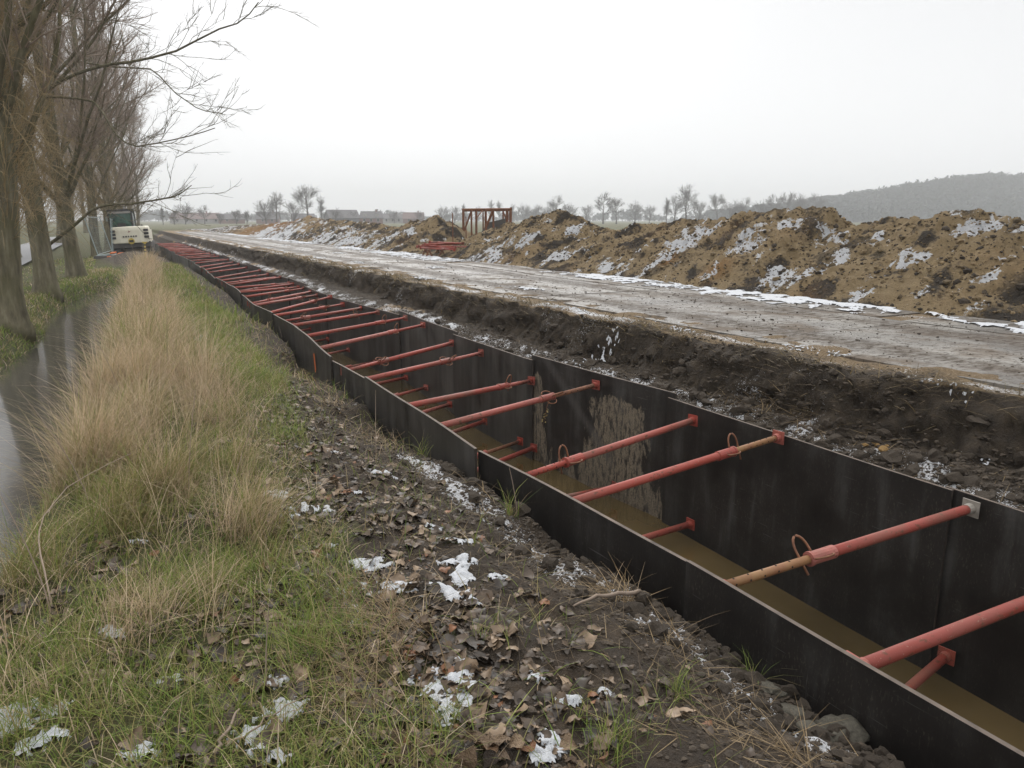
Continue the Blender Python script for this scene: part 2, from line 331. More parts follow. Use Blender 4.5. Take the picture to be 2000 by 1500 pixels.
def plate_mat():
    t = NT('road_plate_steel'); v = t.tc('Object'); oi = t.N('ObjectInfo')
    off = t.N('VectorMath', operation='ADD'); t.L(v, off.inputs[0]); cmb = t.N('CombineXYZ'); t.L(t.math('MULTIPLY', oi.outputs['Random'], 60.0), cmb.inputs[0]); t.L(cmb.outputs[0], off.inputs[1]); w = off.outputs[0]
    n1 = t.noise(0.8, 5, 0.6, w); n2 = t.noise(1.0, 5, 0.7, t.mapv(w, (7, 13, 1))); n3 = t.noise(24, 5, 0.65, w); n4 = t.noise(1.0, 5, 0.65, t.mapv(w, (1.9, 1.1, 1))); n5 = t.noise(1.0, 5, 0.7, t.mapv(w, (16, 26, 1)))
    c = t.mix(t.rng(n1, 0.38, 0.62), (0.10, 0.094, 0.085), (0.26, 0.245, 0.22))
    c = t.mix(t.rng(oi.outputs['Random'], 0, 1, 0, 0.3), c, (0.19, 0.165, 0.13))
    trk = t.rng(n4, 0.47, 0.62); c = t.mix(t.math('MULTIPLY', trk, 0.7), c, (0.13, 0.098, 0.070))
    sx = t.N('SeparateXYZ'); t.L(v, sx.inputs[0]); d1 = t.math('ABSOLUTE', t.math('SUBTRACT', sx.outputs[0], 0.62)); d2 = t.math('ABSOLUTE', t.math('SUBTRACT', sx.outputs[0], 2.05)); tr = t.rng(t.math('ADD', t.math('MINIMUM', d1, d2), t.math('MULTIPLY', t.math('SUBTRACT', n1, 0.5), 0.9)), 0.42, 0.12, 0, 1); tr = t.math('MULTIPLY', tr, t.rng(n2, 0.36, 0.56, 0.25, 1.0)); c = t.mix(t.math('MULTIPLY', tr, 0.75), c, (0.075, 0.058, 0.043)); trk = t.math('MAXIMUM', trk, tr)
    fl = t.math('MULTIPLY', t.rng(n2, 0.55, 0.60), t.rng(n1, 0.35, 0.6, 0.4, 1.0)); fl2 = t.math('MULTIPLY', t.rng(n5, 0.57, 0.62), 0.8); fl = t.math('MAXIMUM', fl, fl2)
    c = t.mix(t.math('MULTIPLY', fl, 0.85), c, (0.055, 0.042, 0.032))
    c = t.mix(t.rng(n3, 0.64, 0.74, 0, 0.5), c, (0.30, 0.27, 0.23))
    t.bump(t.math('ADD', t.math('MULTIPLY', fl, 0.6), n3), 0.5, 0.02)
    dirt = t.math('MAXIMUM', fl, trk)
    return t.fin(c, t.math('ADD', t.rng(n1, 0.38, 0.62, 0.22, 0.5), t.math('MULTIPLY', dirt, 0.4)), t.rng(dirt, 0, 1, 0.45, 0.12))

M = {}
M['ground'] = ground_mat(); M['spoil'] = spoil_mat(); M['ply'] = ply_mat(); M['red'] = red_mat(); M['leaf'] = leaf_mat(); M['plate'] = plate_mat()
M['edge'] = simple('plywood_edge', (0.055, 0.042, 0.033), (0.17, 0.13, 0.10), 9, 0.75)
M['endgrain'] = simple('dark_plywood_end', (0.018, 0.014, 0.011), (0.06, 0.046, 0.035), 14, 0.8)  # panel ends and undersides, toned darker than the top edge to show less
M['rust'] = simple('rusty_steel', (0.10, 0.038, 0.02), (0.25, 0.11, 0.055), 12, 0.8, 0.3)
M['ochre'] = simple('rust_yellow_tube', (0.20, 0.075, 0.035), (0.30, 0.17, 0.07), 5, 0.6)
M['bare'] = simple('pale_zinc_plate', (0.20, 0.18, 0.155), (0.34, 0.31, 0.27), 20, 0.5)
M['hole'] = simple('dark_hole', (0.006, 0.005, 0.004), (0.012, 0.009, 0.008), 10, 0.9)
M['twater'] = water_mat('trench_water', (0.062, 0.044, 0.019), (0.110, 0.077, 0.033), 4, 0.14, 0.03, 0.6)
M['dwater'] = water_mat('ditch_water', (0.055, 0.052, 0.045), (0.080, 0.074, 0.063), 4, 0.05, 0.09, 0.7)
M['puddle'] = water_mat('puddle_water', (0.09, 0.066, 0.038), (0.13, 0.095, 0.055), 6, 0.04, 0.05, 0.4)
M['grass'] = vcol_mat('grass_blade', 0.6, 0.3, 0.38, 0.2, 40)
M['leafv'] = vcol_mat('dead_leaf_litter', 0.5, 0.4, 0.0, 0.3, 25)
M['clod'] = simple('dark_clod', (0.032, 0.025, 0.019), (0.10, 0.078, 0.056), 16, 0.85, 0.8, 0.3)
M['clay'] = simple('grey_clay_lump', (0.06, 0.055, 0.042), (0.135, 0.122, 0.095), 8, 0.8, 0.6, 0.3)
M['ochreclod'] = simple('ochre_clod', (0.15, 0.09, 0.03), (0.33, 0.21, 0.09), 14, 0.9, 0.5, 0.2)
M['spoilclod'] = vcol_mat('spoil_clod', 0.92, 0.2, 0.0, 0.3, 12)
M['snow'] = simple('old_snow', (0.50, 0.52, 0.55), (0.74, 0.75, 0.77), 60, 0.85, 0.9, 0.2)
M['bark'] = bark_mat('poplar_bark', (0.07, 0.060, 0.038), (0.17, 0.150, 0.098), (0.30, 0.27, 0.19))
M['twig'] = simple('poplar_twig', (0.20, 0.150, 0.112), (0.33, 0.255, 0.195), 3, 0.8)
M['shoot'] = simple('poplar_shoot', (0.22, 0.16, 0.075), (0.38, 0.28, 0.145), 3, 0.8)
M['fartwig'] = simple('far_twig', (0.060, 0.050, 0.042), (0.10, 0.085, 0.07), 2, 0.9)
M['wood'] = simple('hill_wood', (0.030, 0.036, 0.036), (0.055, 0.058, 0.055), 0.3, 0.95)
M['asphalt'] = simple('lane_asphalt', (0.15, 0.15, 0.155), (0.22, 0.22, 0.225), 8, 0.55, 0.2)
M['cream'] = simple('cream_machine_paint', (0.66, 0.62, 0.49), (0.76, 0.72, 0.59), 3, 0.4)
M['dgrey'] = simple('dark_grey_paint', (0.055, 0.052, 0.05), (0.10, 0.092, 0.082), 5, 0.6)
M['black'] = simple('black_rubber', (0.012, 0.012, 0.012), (0.03, 0.028, 0.026), 8, 0.6)
M['yellow'] = simple('yellow_paint', (0.52, 0.38, 0.06), (0.66, 0.50, 0.12), 8, 0.5)
M['yellowleaf'] = simple('withered_leaf', (0.34, 0.26, 0.09), (0.50, 0.40, 0.17), 8, 0.7)
M['maroon'] = simple('maroon_mark', (0.20, 0.05, 0.04), (0.28, 0.09, 0.07), 8, 0.6)
M['zinc'] = simple('galvanised_wire', (0.24, 0.29, 0.29), (0.36, 0.42, 0.42), 20, 0.5, 0, 0.4, 0.3)
M['orange'] = simple('orange_plastic', (0.62, 0.13, 0.03), (0.75, 0.2, 0.05), 9, 0.5)
M['brick'] = simple('far_brick', (0.16, 0.09, 0.075), (0.23, 0.125, 0.10), 1.0, 0.9)
M['roof'] = simple('far_roof', (0.085, 0.08, 0.082), (0.13, 0.12, 0.12), 1.0, 0.8)
M['redroof'] = simple('far_red_roof', (0.13, 0.085, 0.078), (0.18, 0.115, 0.10), 1.0, 0.8)
M['plaster'] = simple('far_plaster', (0.30, 0.285, 0.27), (0.40, 0.385, 0.37), 1.0, 0.9)
def glass_mat():
    t = NT('green_cab_glass'); n = t.noise(2.5, 3, 0.5, t.tc()); return t.fin(t.mix(t.rng(n, 0.35, 0.65), (0.008, 0.03, 0.022), (0.04, 0.12, 0.085)), 0.06, 0.6)
M['glass'] = glass_mat()

# ------------------------------------------------------------------ terrain: shape of the ground
LWY = [-60, -0.2, 2.4, 4.4, 7.0, 8.4, 11.0, 12.8, 14.1, 16.7, 19.0, 22.3, 26, 31, 40, 60, 90]
LWX = [2.23, 2.23, 2.22, 2.09, 2.10, 2.08, 2.25, 2.25, 2.18, 2.32, 2.44, 2.45, 2.55, 2.6, 2.6, 2.6, 2.6]
RWY = [-60, 2.4, 5.0, 7.3, 9.4, 12, 14.5, 17.3, 20.9, 25, 30, 36, 60, 90]
RWX = [4.22, 4.22, 4.27, 4.09, 4.09, 4.24, 4.04, 4.02, 4.18, 4.25, 4.2, 4.28, 4.3, 4.3]
def lw(y): return np.interp(y, LWY, LWX)
def rw(y): return np.interp(y, RWY, RWX)
def d_l(y): return np.interp(y, [-80, 0, 10, 15, 19.2, 21.8, 26.8, 30.3, 33.4], [-2.2, -2.3, -2.1, -1.80, -1.45, -1.66, -1.25, -0.50, 0.34])
def d_r(y): return np.interp(y, [-80, 0, 3, 6, 9, 12, 16, 20, 27, 33.4], [-1.35, -1.35, -1.20, -0.84, -0.61, -0.50, -0.42, -0.27, 0.06, 0.38])
DITCH_Z, TRENCH_Z, ROAD_Z, TREND = -0.95, -1.19, 0.40, 66.0
def lip(y): return 5.0 + 0.35*sst(4.5, 2.0, y) + 0.16*pn(np.asarray(y, float)*0.45, 0.3, 21) + 0.07*pn(np.asarray(y, float)*1.9, 0.7, 22)
def warp(u, y):                                 # grid column u -> x, with columns 2.2 / 4.2 glued to the two walls
    a = lw(y); b = rw(y); u = np.asarray(u, float)
    return np.where(u < 0.9, u, np.where(u < 2.2, 0.9 + (u-0.9)/1.3*(a-0.9), np.where(u < 4.2, a + (u-2.2)/2.0*(b-a), np.where(u < 5.6, b + (u-4.2)/1.4*(5.6-b), u))))
def unwarp(x, y):
    a = lw(y); b = rw(y); x = np.asarray(x, float)
    return np.where(x < 0.9, x, np.where(x < a, 0.9 + (x-0.9)/(a-0.9)*1.3, np.where(x < b, 2.2 + (x-a)/(b-a)*2.0, np.where(x < 5.6, 4.2 + (x-b)/(5.6-b)*1.4, x))))
def height(u, y):
    x = warp(u, y)
    # left verge, ditch, berm
    dl, dr = d_l(y), d_r(y)
    far = sst(30, 35, y)
    crest = 0.02 - 0.70*sst(29, 35, y) + 0.05*pn(y*0.35, 1.5, 5) 
    verge = -0.56 + 0.05*fbm(x*0.5, y*0.5, 3, 31)
    rb = np.clip((x - dr)/(0.62 + 0.1*pn(y*0.8, 2.2, 6)), 0, 1); zr = DITCH_Z - 0.06 + (crest - DITCH_Z + 0.06)*(rb*rb*(3-2*rb))**0.8
    lb = np.clip((dl - x)/0.55, 0, 1); zl = DITCH_Z - 0.06 + (verge - DITCH_Z + 0.06)*(lb*lb*(3-2*lb))**0.7
    wd = np.maximum(dr - dl, 0.02); mid = np.clip((x-dl)/wd, 0, 1); zd = DITCH_Z - 0.06 - 0.4*np.sin(mid*np.pi)*np.clip(wd, 0, 1)
    z = np.where(x < dl, zl, np.where(x > dr, zr, zd))
    closed = np.where(x < 0.3, -0.66, -0.66) + 0.06*fbm(x*0.7, y*0.7, 3, 33)
    z = z + (np.maximum(closed, np.where(x < dl, zl, -9)) - z)*sst(33.0, 34.2, y)
    # berm falls towards the panels
    a = lw(y); drop = np.interp(y, [0, 1.0, 1.5, 2.5, 3.4, 4.3, 5.4, 6.3, 6.8, 8, 9.5, 12, 20, 30], [-0.15, -0.15, -0.22, -0.20, -0.24, -0.14, -0.25, -0.34, -0.20, -0.24, -0.36, -0.20, -0.16, -0.2])
    tt = sst(a - 1.05, a - 0.08, x); z = z + (np.minimum(z, drop) - z)*tt
    # puddle hollow by the near wall
    z = z - 0.22*np.exp(-((x-(a-0.22))/0.28)**2 - ((y-9.7)/0.75)**2)
    # dark mound of earth by the excavator
    z = z + 0.62*np.exp(-((x-0.9)/1.5)**2 - ((y-43)/4.5)**2)*(x < a)
    # rough earth
    mud = sst(0.75, 1.25, x)*(x < a)*sst(40, 12, y)
    z = z + mud*(0.060*fbm(x*2.6, y*2.6, 3, 41) + 0.040*np.abs(fbm(x*8, y*8, 3, 45)) - 0.02)
    ber = (x > dr + 0.3)*(1-mud); z = z + ber*0.035*fbm(x*2.2, y*2.2, 4, 51)
    z = z + 0.03*fbm(x*1.3, y*1.3, 3, 52)*(x < dl - 0.4)*(x > -9)
    # right side: shelf, cut bank, road bed
    b = rw(y); lp = lip(y); nb = 0.16*fbm(x*1.6, y*1.6, 3, 61)
    sh = -0.12 + 0.10*sst(b, lp - 0.35, x) + 0.05*fbm(x*3.5, y*3.5, 4, 63) + 0.03*fbm(x*11, y*11, 2, 66)
    f = sst(lp - 0.28 + nb, lp + 0.02 + nb*0.3, x); bankn = 0.14*fbm(x*5, y*4.2, 4, 67)*np.sin(np.clip(f, 0, 1)*np.pi)
    zr2 = sh + (ROAD_Z - 0.02 - sh)*f + bankn + 0.015*fbm(x*6, y*6, 3, 71)*f*sst(9.6, 5.4, x)
    zr2 = np.where(x > 14, zr2 - 0.15*sst(14, 30, x), zr2)
    zr2 = zr2 + 0.035*np.abs(fbm(x*12, y*12, 3, 68))*np.sin(np.clip(0.15 + f*0.8, 0, 1)*np.pi)*(x < lp + 0.3)
    zr2 = zr2 + (x > lp)*sst(6.35, 5.6, x)*np.maximum(0.05*fbm(x*2.2, y*1.6, 4, 69) + 0.012, 0)
    z = np.where(x > b, zr2, z)
    inside = (u > 2.143)*(u < 4.245)*(y < TREND)*(y > -8)
    z = np.where(inside, -1.75, z)
    z = np.where((x < -9), -0.5 + 0.35*sst(-9, -60, x), z)
    # beyond the end of the works everything evens out to the fields
    ev = sst(85, 160, y); z = z*(1-ev) + 0.1*ev
    return z
def lin(a, b, d): return np.arange(a, b - d*0.4, d)
def geo(a, b, d0, g):
    o = []; x = a; d = d0
    while x < b: o.append(x); x += d; d *= g
    return np.array(o + [b])
UU = np.concatenate([-geo(8, 1600, 0.6, 1.32)[::-1], lin(-7.9, -2.7, 0.13), lin(-2.7, 2.14, 0.031), [2.145, 2.165, 2.185, 2.2], [2.6, 3.2, 3.8, 4.2, 4.215, 4.235], lin(4.26, 5.7, 0.03), lin(5.7, 14, 0.16), geo(14.1, 1600, 0.6, 1.32)])
YY = np.concatenate([-geo(2.0, 1600, 0.8, 1.5)[::-1], lin(-1.8, 0.4, 0.15), lin(0.4, 9, 0.031), lin(9, 20, 0.075), lin(20, 50, 0.22), geo(50, 1600, 0.6, 1.13)])
GU, GY = np.meshgrid(UU, YY); GX = warp(GU, GY); GZ = height(GU, GY)
def gz(x, y):                                   # exact height of the built ground
    x = np.asarray(x, float); y = np.asarray(y, float); u = unwarp(x, y)
    i = np.clip(np.searchsorted(UU, u) - 1, 0, len(UU)-2); k = np.clip(np.searchsorted(YY, y) - 1, 0, len(YY)-2)
    fu = np.clip((u - UU[i])/(UU[i+1]-UU[i]), 0, 1); fy = np.clip((y - YY[k])/(YY[k+1]-YY[k]), 0, 1)
    return (GZ[k, i]*(1-fu) + GZ[k, i+1]*fu)*(1-fy) + (GZ[k+1, i]*(1-fu) + GZ[k+1, i+1]*fu)*fy
def hit(u, v, H=gz, t1=60):                     # where the sight line through a picture point meets the ground
    r = ray(u, v); t = np.concatenate([np.linspace(0.8, 14, 1600), np.linspace(14, t1, 1600)])
    d = CAM_H + r[2]*t - H(r[0]*t, r[1]*t); k = int(np.argmax(d < 0)); k = k if d.min() < 0 else len(t)-1
    return r[0]*t[k], r[1]*t[k]

def ground_regions():
    X, Y = GX, GY; a = lw(Y); b = rw(Y); lp = lip(Y)
    n = fbm(X*1.1, Y*1.1, 3, 81); n2 = fbm(X*3, Y*3, 3, 84)
    grass = np.zeros_like(X)
    gb = np.interp(Y, [0, 2, 4, 8, 14, 22, 30], [0.75, 0.85, 0.95, 1.30, 1.45, 1.75, 1.95])
    grass = np.where(X < a, sst(0.25, -0.25, X - gb + 0.35*n), 0)
    grass = np.where((Y > 35.5) & (X > -1.2) & (X < a), grass*(1-np.exp(-((X-0.9)/1.6)**2 - ((Y-43)/5.0)**2)*1.3), grass)
    grass = np.where(X > 14.5, 1.0, grass); grass = np.where(Y > 95, 1.0, grass)
    dark = np.where(X > b, 0.95*(1 - sst(lp - 0.02, lp + 0.10, X)) , 0.25 + 0.5*n)
    dark = np.where((X < a) & (Y > 33), 0.9, dark)
    dark = np.where((X < a) & (X > a - 0.45), np.maximum(dark, 0.45), dark)
    sand = np.where(X > lp, 0.62 + 0.5*n, 0.0)
    sand = np.where((X > b) & (X < b + 0.45), sst(0.05, 0.5, fbm(X*0.9, Y*0.5, 2, 88)) * sst(5.5, 9, Y)*1.2, sand)
    pat = np.exp(-((X-1.62)/0.22)**2 - ((Y-4.35)/0.55)**2); sand = np.where(X < a, np.maximum(sand, 0.42*pat), sand)
    snow = np.full_like(X, -1.0)
    stripe = np.exp(-((X-(a-0.28))/0.17)**2)*sst(0.3, 0.9, Y)*sst(5.6, 4.9, Y)
    snow = np.where(X < a, np.maximum(snow, -0.50 + 1.15*stripe + 0.65*n2), snow)
    snow = np.where((X < a), snow - 0.3*sst(1.6, 1.3, Y) , snow)
    sb = np.exp(-((X-(b+0.30))/0.25)**2)
    snow = np.where(X > b, np.maximum(snow, -0.52 + 0.85*sb + 0.75*n2), snow)
    ls = np.exp(-((X-(lp+0.22))/0.16)**2); snow = np.where(X > b, np.maximum(snow, -0.22 + 0.70*ls + 1.0*n), snow)
    bank = np.where((X > b) & (X < lp + 0.05), 1, 0); snow = np.where(bank > 0, np.maximum(snow, -0.36 + 0.85*n2), snow)
    snow = np.where((X > 14) | (Y > 60), -1, snow)
    return np.stack([np.clip(grass, 0, 1), np.clip(dark, 0, 1), np.clip(sand, 0, 1), snow], -1)
ny, nx = GX.shape
idx = np.arange(ny*nx).reshape(ny, nx)
gq = np.stack([idx[:-1, :-1], idx[:-1, 1:], idx[1:, 1:], idx[1:, :-1]], -1).reshape(-1, 4)
fc = np.exp(-((GX - lip(GY) + 0.15)/0.20)**2)*(GX > rw(GY) + 0.12)*(GY < 40)*(GY > 0)
DX = fc*(0.16*fbm(GY*3.1, GZ*5 + GX*2, 3, 72) + 0.13*np.abs(fbm(GY*9, GZ*12 + 3, 3, 73))); DY = fc*0.06*fbm(GY*9 + 5, GZ*11 + GX*4, 2, 74)
me = mesh_np('ground', np.stack([GX + DX, GY + DY, GZ], -1), gq); vcol(me, 'reg', ground_regions().reshape(-1, 4))
ground = tag(obj('ground', me, M['ground']), 'muddy grassy ground with a ditch, cut bank and fields', kind='structure')

def strip(name, yl, xa, xb, z, mat, label):
    V = []; Q = []
    for k, y in enumerate(yl): V += [(xa[k], y, z), (xb[k], y, z)]
    for k in range(len(yl)-1): Q.append((2*k, 2*k+1, 2*k+3, 2*k+2))
    return tag(obj(name, mesh_np(name, V, Q), mat), label, kind='structure')
yl = np.concatenate([np.linspace(-7.9, 40, 160), np.linspace(40.5, TREND, 30)])
strip('trench_water', yl, lw(yl) - 0.05, rw(yl) + 0.05, TRENCH_Z, M['twater'], 'murky brown water lying in the bottom of the trench')
yl = np.linspace(-30, 33.9, 200); strip('ditch_water', yl, d_l(yl) - 0.25, d_r(yl) + 0.15, DITCH_Z, M['dwater'], 'still grey ditch water beside the row of trees')
V = [(2.0 - 0.25, 9.7, -0.47)]; 
for k in range(28):
    th = 2*np.pi*k/28; V.append((1.88 + 0.36*math.cos(th), 9.7 + 1.0*math.sin(th), -0.47))
tag(obj('puddle', mesh_np('puddle', V, None, [(0, 1+k, 1+(k+1) % 28) for k in range(28)]), M['puddle']), 'small brown puddle against the near row of panels', kind='structure')

# lane behind the trees
yl = np.linspace(-30, 150, 60); xl = -3.7 + 0*yl
strip('lane', yl, xl - 3.0, xl, -0.44, M['asphalt'], 'grey asphalt lane running behind the row of trees')

# ------------------------------------------------------------------ haul road of steel plates
haul = tag(empty('haul_road', (5.3, 0, ROAD_Z)), 'haul road of grey steel plates between the cut bank and the spoil', kind='structure')
def plate_mesh(w, l, seed):
    r = np.random.default_rng(seed); m = MB(); nx_, ny_ = 5, 7
    X, Y = np.meshgrid(np.linspace(0, w, nx_), np.linspace(0, l, ny_)); Z = 0.03 + 0.012*fbm(X*0.8 + seed*7, Y*0.5, 2, 90)
    V = np.stack([X, Y, Z], -1).reshape(-1, 3); q = [(j*nx_+i, j*nx_+i+1, (j+1)*nx_+i+1, (j+1)*nx_+i) for j in range(ny_-1) for i in range(nx_-1)]
    m.add(V, q)
    ring = [i for i in range(nx_)] + [j*nx_+nx_-1 for j in range(1, ny_)] + [(ny_-1)*nx_+i for i in range(nx_-2, -1, -1)] + [j*nx_ for j in range(ny_-2, 0, -1)]
    VV = np.concatenate([V[ring], V[ring]*[1, 1, 0] + [0, 0, -0.02]]); k = len(ring)
    m.add(VV, [(i+k, (i+1) % k + k, (i+1) % k, i) for i in range(k)])
    return m.mesh('road_plate')
pm = [plate_mesh(2.50, 4.56, s) for s in range(4)] + [plate_mesh(1.36, 4.56, s) for s in range(4, 7)]
for k in range(-2, 18):
    y0 = 0.72 + 4.6*k
    jx = 0.05*math.sin(k*2.3)
    obj('road_plate', pm[k % 4], M['plate'], haul, (0.22 + jx, y0 + 0.02*math.sin(k*5.1), -0.029), (0, 0, 0.006*math.sin(k*3.7)))
    obj('road_plate', pm[4 + k % 3], M['plate'], haul, (2.80 + jx, y0 + 0.35*math.sin(k*1.7) + 0.2, -0.031), (0, 0, 0.012*math.sin(k*1.3)))

# ------------------------------------------------------------------ spoil ridge
CREST_PX = [(2600, 430), (2300, 420), (2000, 416), (1900, 406), (1780, 408), (1715, 424), (1640, 432), (1625, 402), (1560, 397), (1480, 401), (1435, 414), (1400, 418), (1340, 420), (1300, 428), (1240, 438), (1170, 442), (1130, 424), (1090, 405), (1060, 412), (1020, 432), (985, 432), (950, 447), (915, 480), (888, 478), (870, 440), (850, 417), (815, 428), (790, 442), (740, 434), (690, 430), (650, 427), (620, 424), (600, 419), (575, 430), (520, 436), (440, 440), (380, 444), (330, 452)]
XC = 11.5
cy, cz = [], []
for u, v in CREST_PX:
    r = ray(u, v); t = XC/r[0]; cy.append(r[1]*t); cz.append(CAM_H + r[2]*t)
cy = np.array(cy); cz = np.array(cz); o_ = np.argsort(cy); cy, cz = cy[o_], cz[o_]
def ridge(x, y):
    top = np.interp(y, cy, cz, left=cz[0], right=cz[-1])*sst(-9, -3, y) + 0.4*(1-sst(-9, -3, y))
    top = top*(1-sst(88, 110, y)) + 0.3*sst(88, 110, y)
    h = np.maximum(top - 0.36 - 0.11, 0.03)
    base = 9.05 + 0.25*pn(y*0.35, 0.4, 101) + 0.12*pn(y*1.3, 3.4, 102)
    xc = XC + 0.35*pn(y*0.5, 7.7, 103)
    f = np.clip((x - base)/(xc - base), 0, 1); g = np.clip(1 - (x - xc)/2.9, 0, 1)
    sh = np.where(x < xc, f**0.92, g)
    sh = sh - 0.10*np.exp(-((x-xc)/0.35)**2)*0 
    z = 0.36 + h*sh
    env = np.clip(sh*3, 0, 1)*np.clip(h, 0, 1)
    z = z + env*(0.16*fbm(x*1.3, y*1.1, 3, 105) + 0.12*np.abs(fbm(x*3.2, y*3.2, 3, 108)) + 0.10*fbm(x*7, y*7, 3, 112))
    return np.where(sh <= 0, 0.30, z)
SX = np.concatenate([lin(8.6, 12.6, 0.075), lin(12.6, 15, 0.2)])
SY = np.concatenate([lin(-10, 2, 0.3), lin(2, 22, 0.075), lin(22, 45, 0.13), lin(45, 112, 0.4)])
RX, RY = np.meshgrid(SX, SY); RZ = ridge(RX, RY)
def rz(x, y):
    x = np.asarray(x, float); y = np.asarray(y, float)
    i = np.clip(np.searchsorted(SX, x) - 1, 0, len(SX)-2); k = np.clip(np.searchsorted(SY, y) - 1, 0, len(SY)-2)
    fu = np.clip((x - SX[i])/(SX[i+1]-SX[i]), 0, 1); fy = np.clip((y - SY[k])/(SY[k+1]-SY[k]), 0, 1)
    z = (RZ[k, i]*(1-fu) + RZ[k, i+1]*fu)*(1-fy) + (RZ[k+1, i]*(1-fu) + RZ[k+1, i+1]*fu)*fy
    return np.where((x < SX[0]) | (x > SX[-1]), 0.38, z)
def blobs(lst, X, Y):                           # patches that stand at given spots of the ridge: (u, v, half width px, half height px)
    o = np.zeros_like(X)
    for u, v, du, dv in lst:
        x0, y0 = hit(u, v, rz); x1, y1 = hit(u + du, v, rz)
        ry = max(abs(y1-y0), 0.12); rx = max(0.25, dv/ max(du, 1)*ry*1.3 + 0.15)
        o = np.maximum(o, np.exp(-(((X-x0)/rx)**2 + ((Y-y0)/ry)**2)*1.1))
    return o
SNOWB = [(1510, 540, 40, 14), (1620, 470, 35, 26), (1560, 545, 40, 18), (1900, 452, 60, 8), (1700, 468, 45, 6), (1540, 440, 25, 7), (1480, 470, 40, 14), (1370, 455, 35, 18), (1440, 470, 30, 16), (1290, 500, 40, 14), (1200, 520, 40, 10), (1010, 480, 60, 14), (960, 500, 50, 12), (1120, 455, 40, 10), (1180, 445, 40, 9), (930, 515, 30, 8), (1100, 500, 40, 8), (690, 470, 40, 9), (740, 475, 35, 12), (660, 485, 40, 10), (800, 450, 30, 8), (640, 460, 30, 10), (560, 455, 25, 8), (500, 460, 20, 6), (540, 460, 22, 6), (870, 470, 25, 10), (330, 462, 30, 5), (1990, 500, 40, 8), (1780, 505, 40, 5), (1850, 570, 60, 4), (1640, 500, 25, 20), (1340, 480, 40, 18), (1400, 520, 30, 8), (1940, 540, 40, 6)]
SANDB = [(1090, 425, 50, 18), (1060, 450, 50, 18), (1230, 460, 50, 22), (1290, 450, 40, 20), (1330, 470, 30, 22), (1590, 412, 45, 12), (605, 432, 35, 10), (590, 450, 35, 10), (470, 450, 60, 10), (990, 435, 20, 10), (1370, 425, 40, 8), (400, 455, 50, 8)]
DARKB = [(1450, 545, 50, 16), (1500, 480, 40, 12), (1600, 560, 60, 14), (1500, 520, 60, 14), (850, 430, 30, 12), (900, 520, 40, 10), (1060, 440, 20, 6), (1760, 420, 70, 10), (1880, 480, 40, 14), (1250, 440, 60, 7), (1200, 500, 40, 8), (950, 530, 40, 8), (680, 440, 40, 6), (740, 495, 40, 8), (1120, 520, 60, 8), (1300, 430, 40, 6), (1650, 480, 20, 20), (1480, 415, 30, 10)]
ORB = [(520, 445, 60, 12), (440, 448, 40, 10), (1400, 520, 50, 14), (1300, 505, 40, 10)]
def ridge_regions():
    n = fbm(RX*0.9, RY*0.9, 3, 121); n2 = fbm(RX*2.5, RY*2.5, 3, 125)
    sand = np.clip(0.06 + 0.9*n + 0.80*blobs(SANDB, RX, RY), 0, 1)
    dark = np.clip(0.34 + 1.25*fbm(RX*1.5, RY*1.5, 4, 126) + 0.5*blobs(DARKB, RX, RY) - 0.5*blobs(SANDB, RX, RY) + 0.25*sst(9.7, 9.0, RX), 0, 1)
    orr = np.clip(0.15 + 0.6*blobs(ORB, RX, RY) + 0.4*fbm(RX*0.6, RY*0.6, 2, 131), 0, 1)
    gy_, gx_ = np.gradient(RZ); flat = 1/np.sqrt(1 + (gx_/np.gradient(SX)[None, :])**2 + (gy_/np.gradient(SY)[:, None])**2)
    snow = 0.22 + 0.75*blobs(SNOWB, RX, RY) + 0.95*fbm(RX*1.3, RY*1.8, 5, 127, 0.65) + 0.5*(flat - 0.7) - 0.4*blobs(SANDB, RX, RY) - 0.15*sst(10.5, 7.5, RY)*0
    return np.stack([orr, dark, sand, snow], -1)
ny, nx = RX.shape; idx = np.arange(ny*nx).reshape(ny, nx)
q = np.stack([idx[:-1, :-1], idx[:-1, 1:], idx[1:, 1:], idx[1:, :-1]], -1).reshape(-1, 4)
me = mesh_np('spoil_ridge', np.stack([RX, RY, RZ], -1), q); vcol(me, 'reg', ridge_regions().reshape(-1, 4))
spoil = tag(obj('spoil_ridge', me, M['spoil']), 'long ridge of dug sandy and peaty soil streaked with snow', kind='structure')

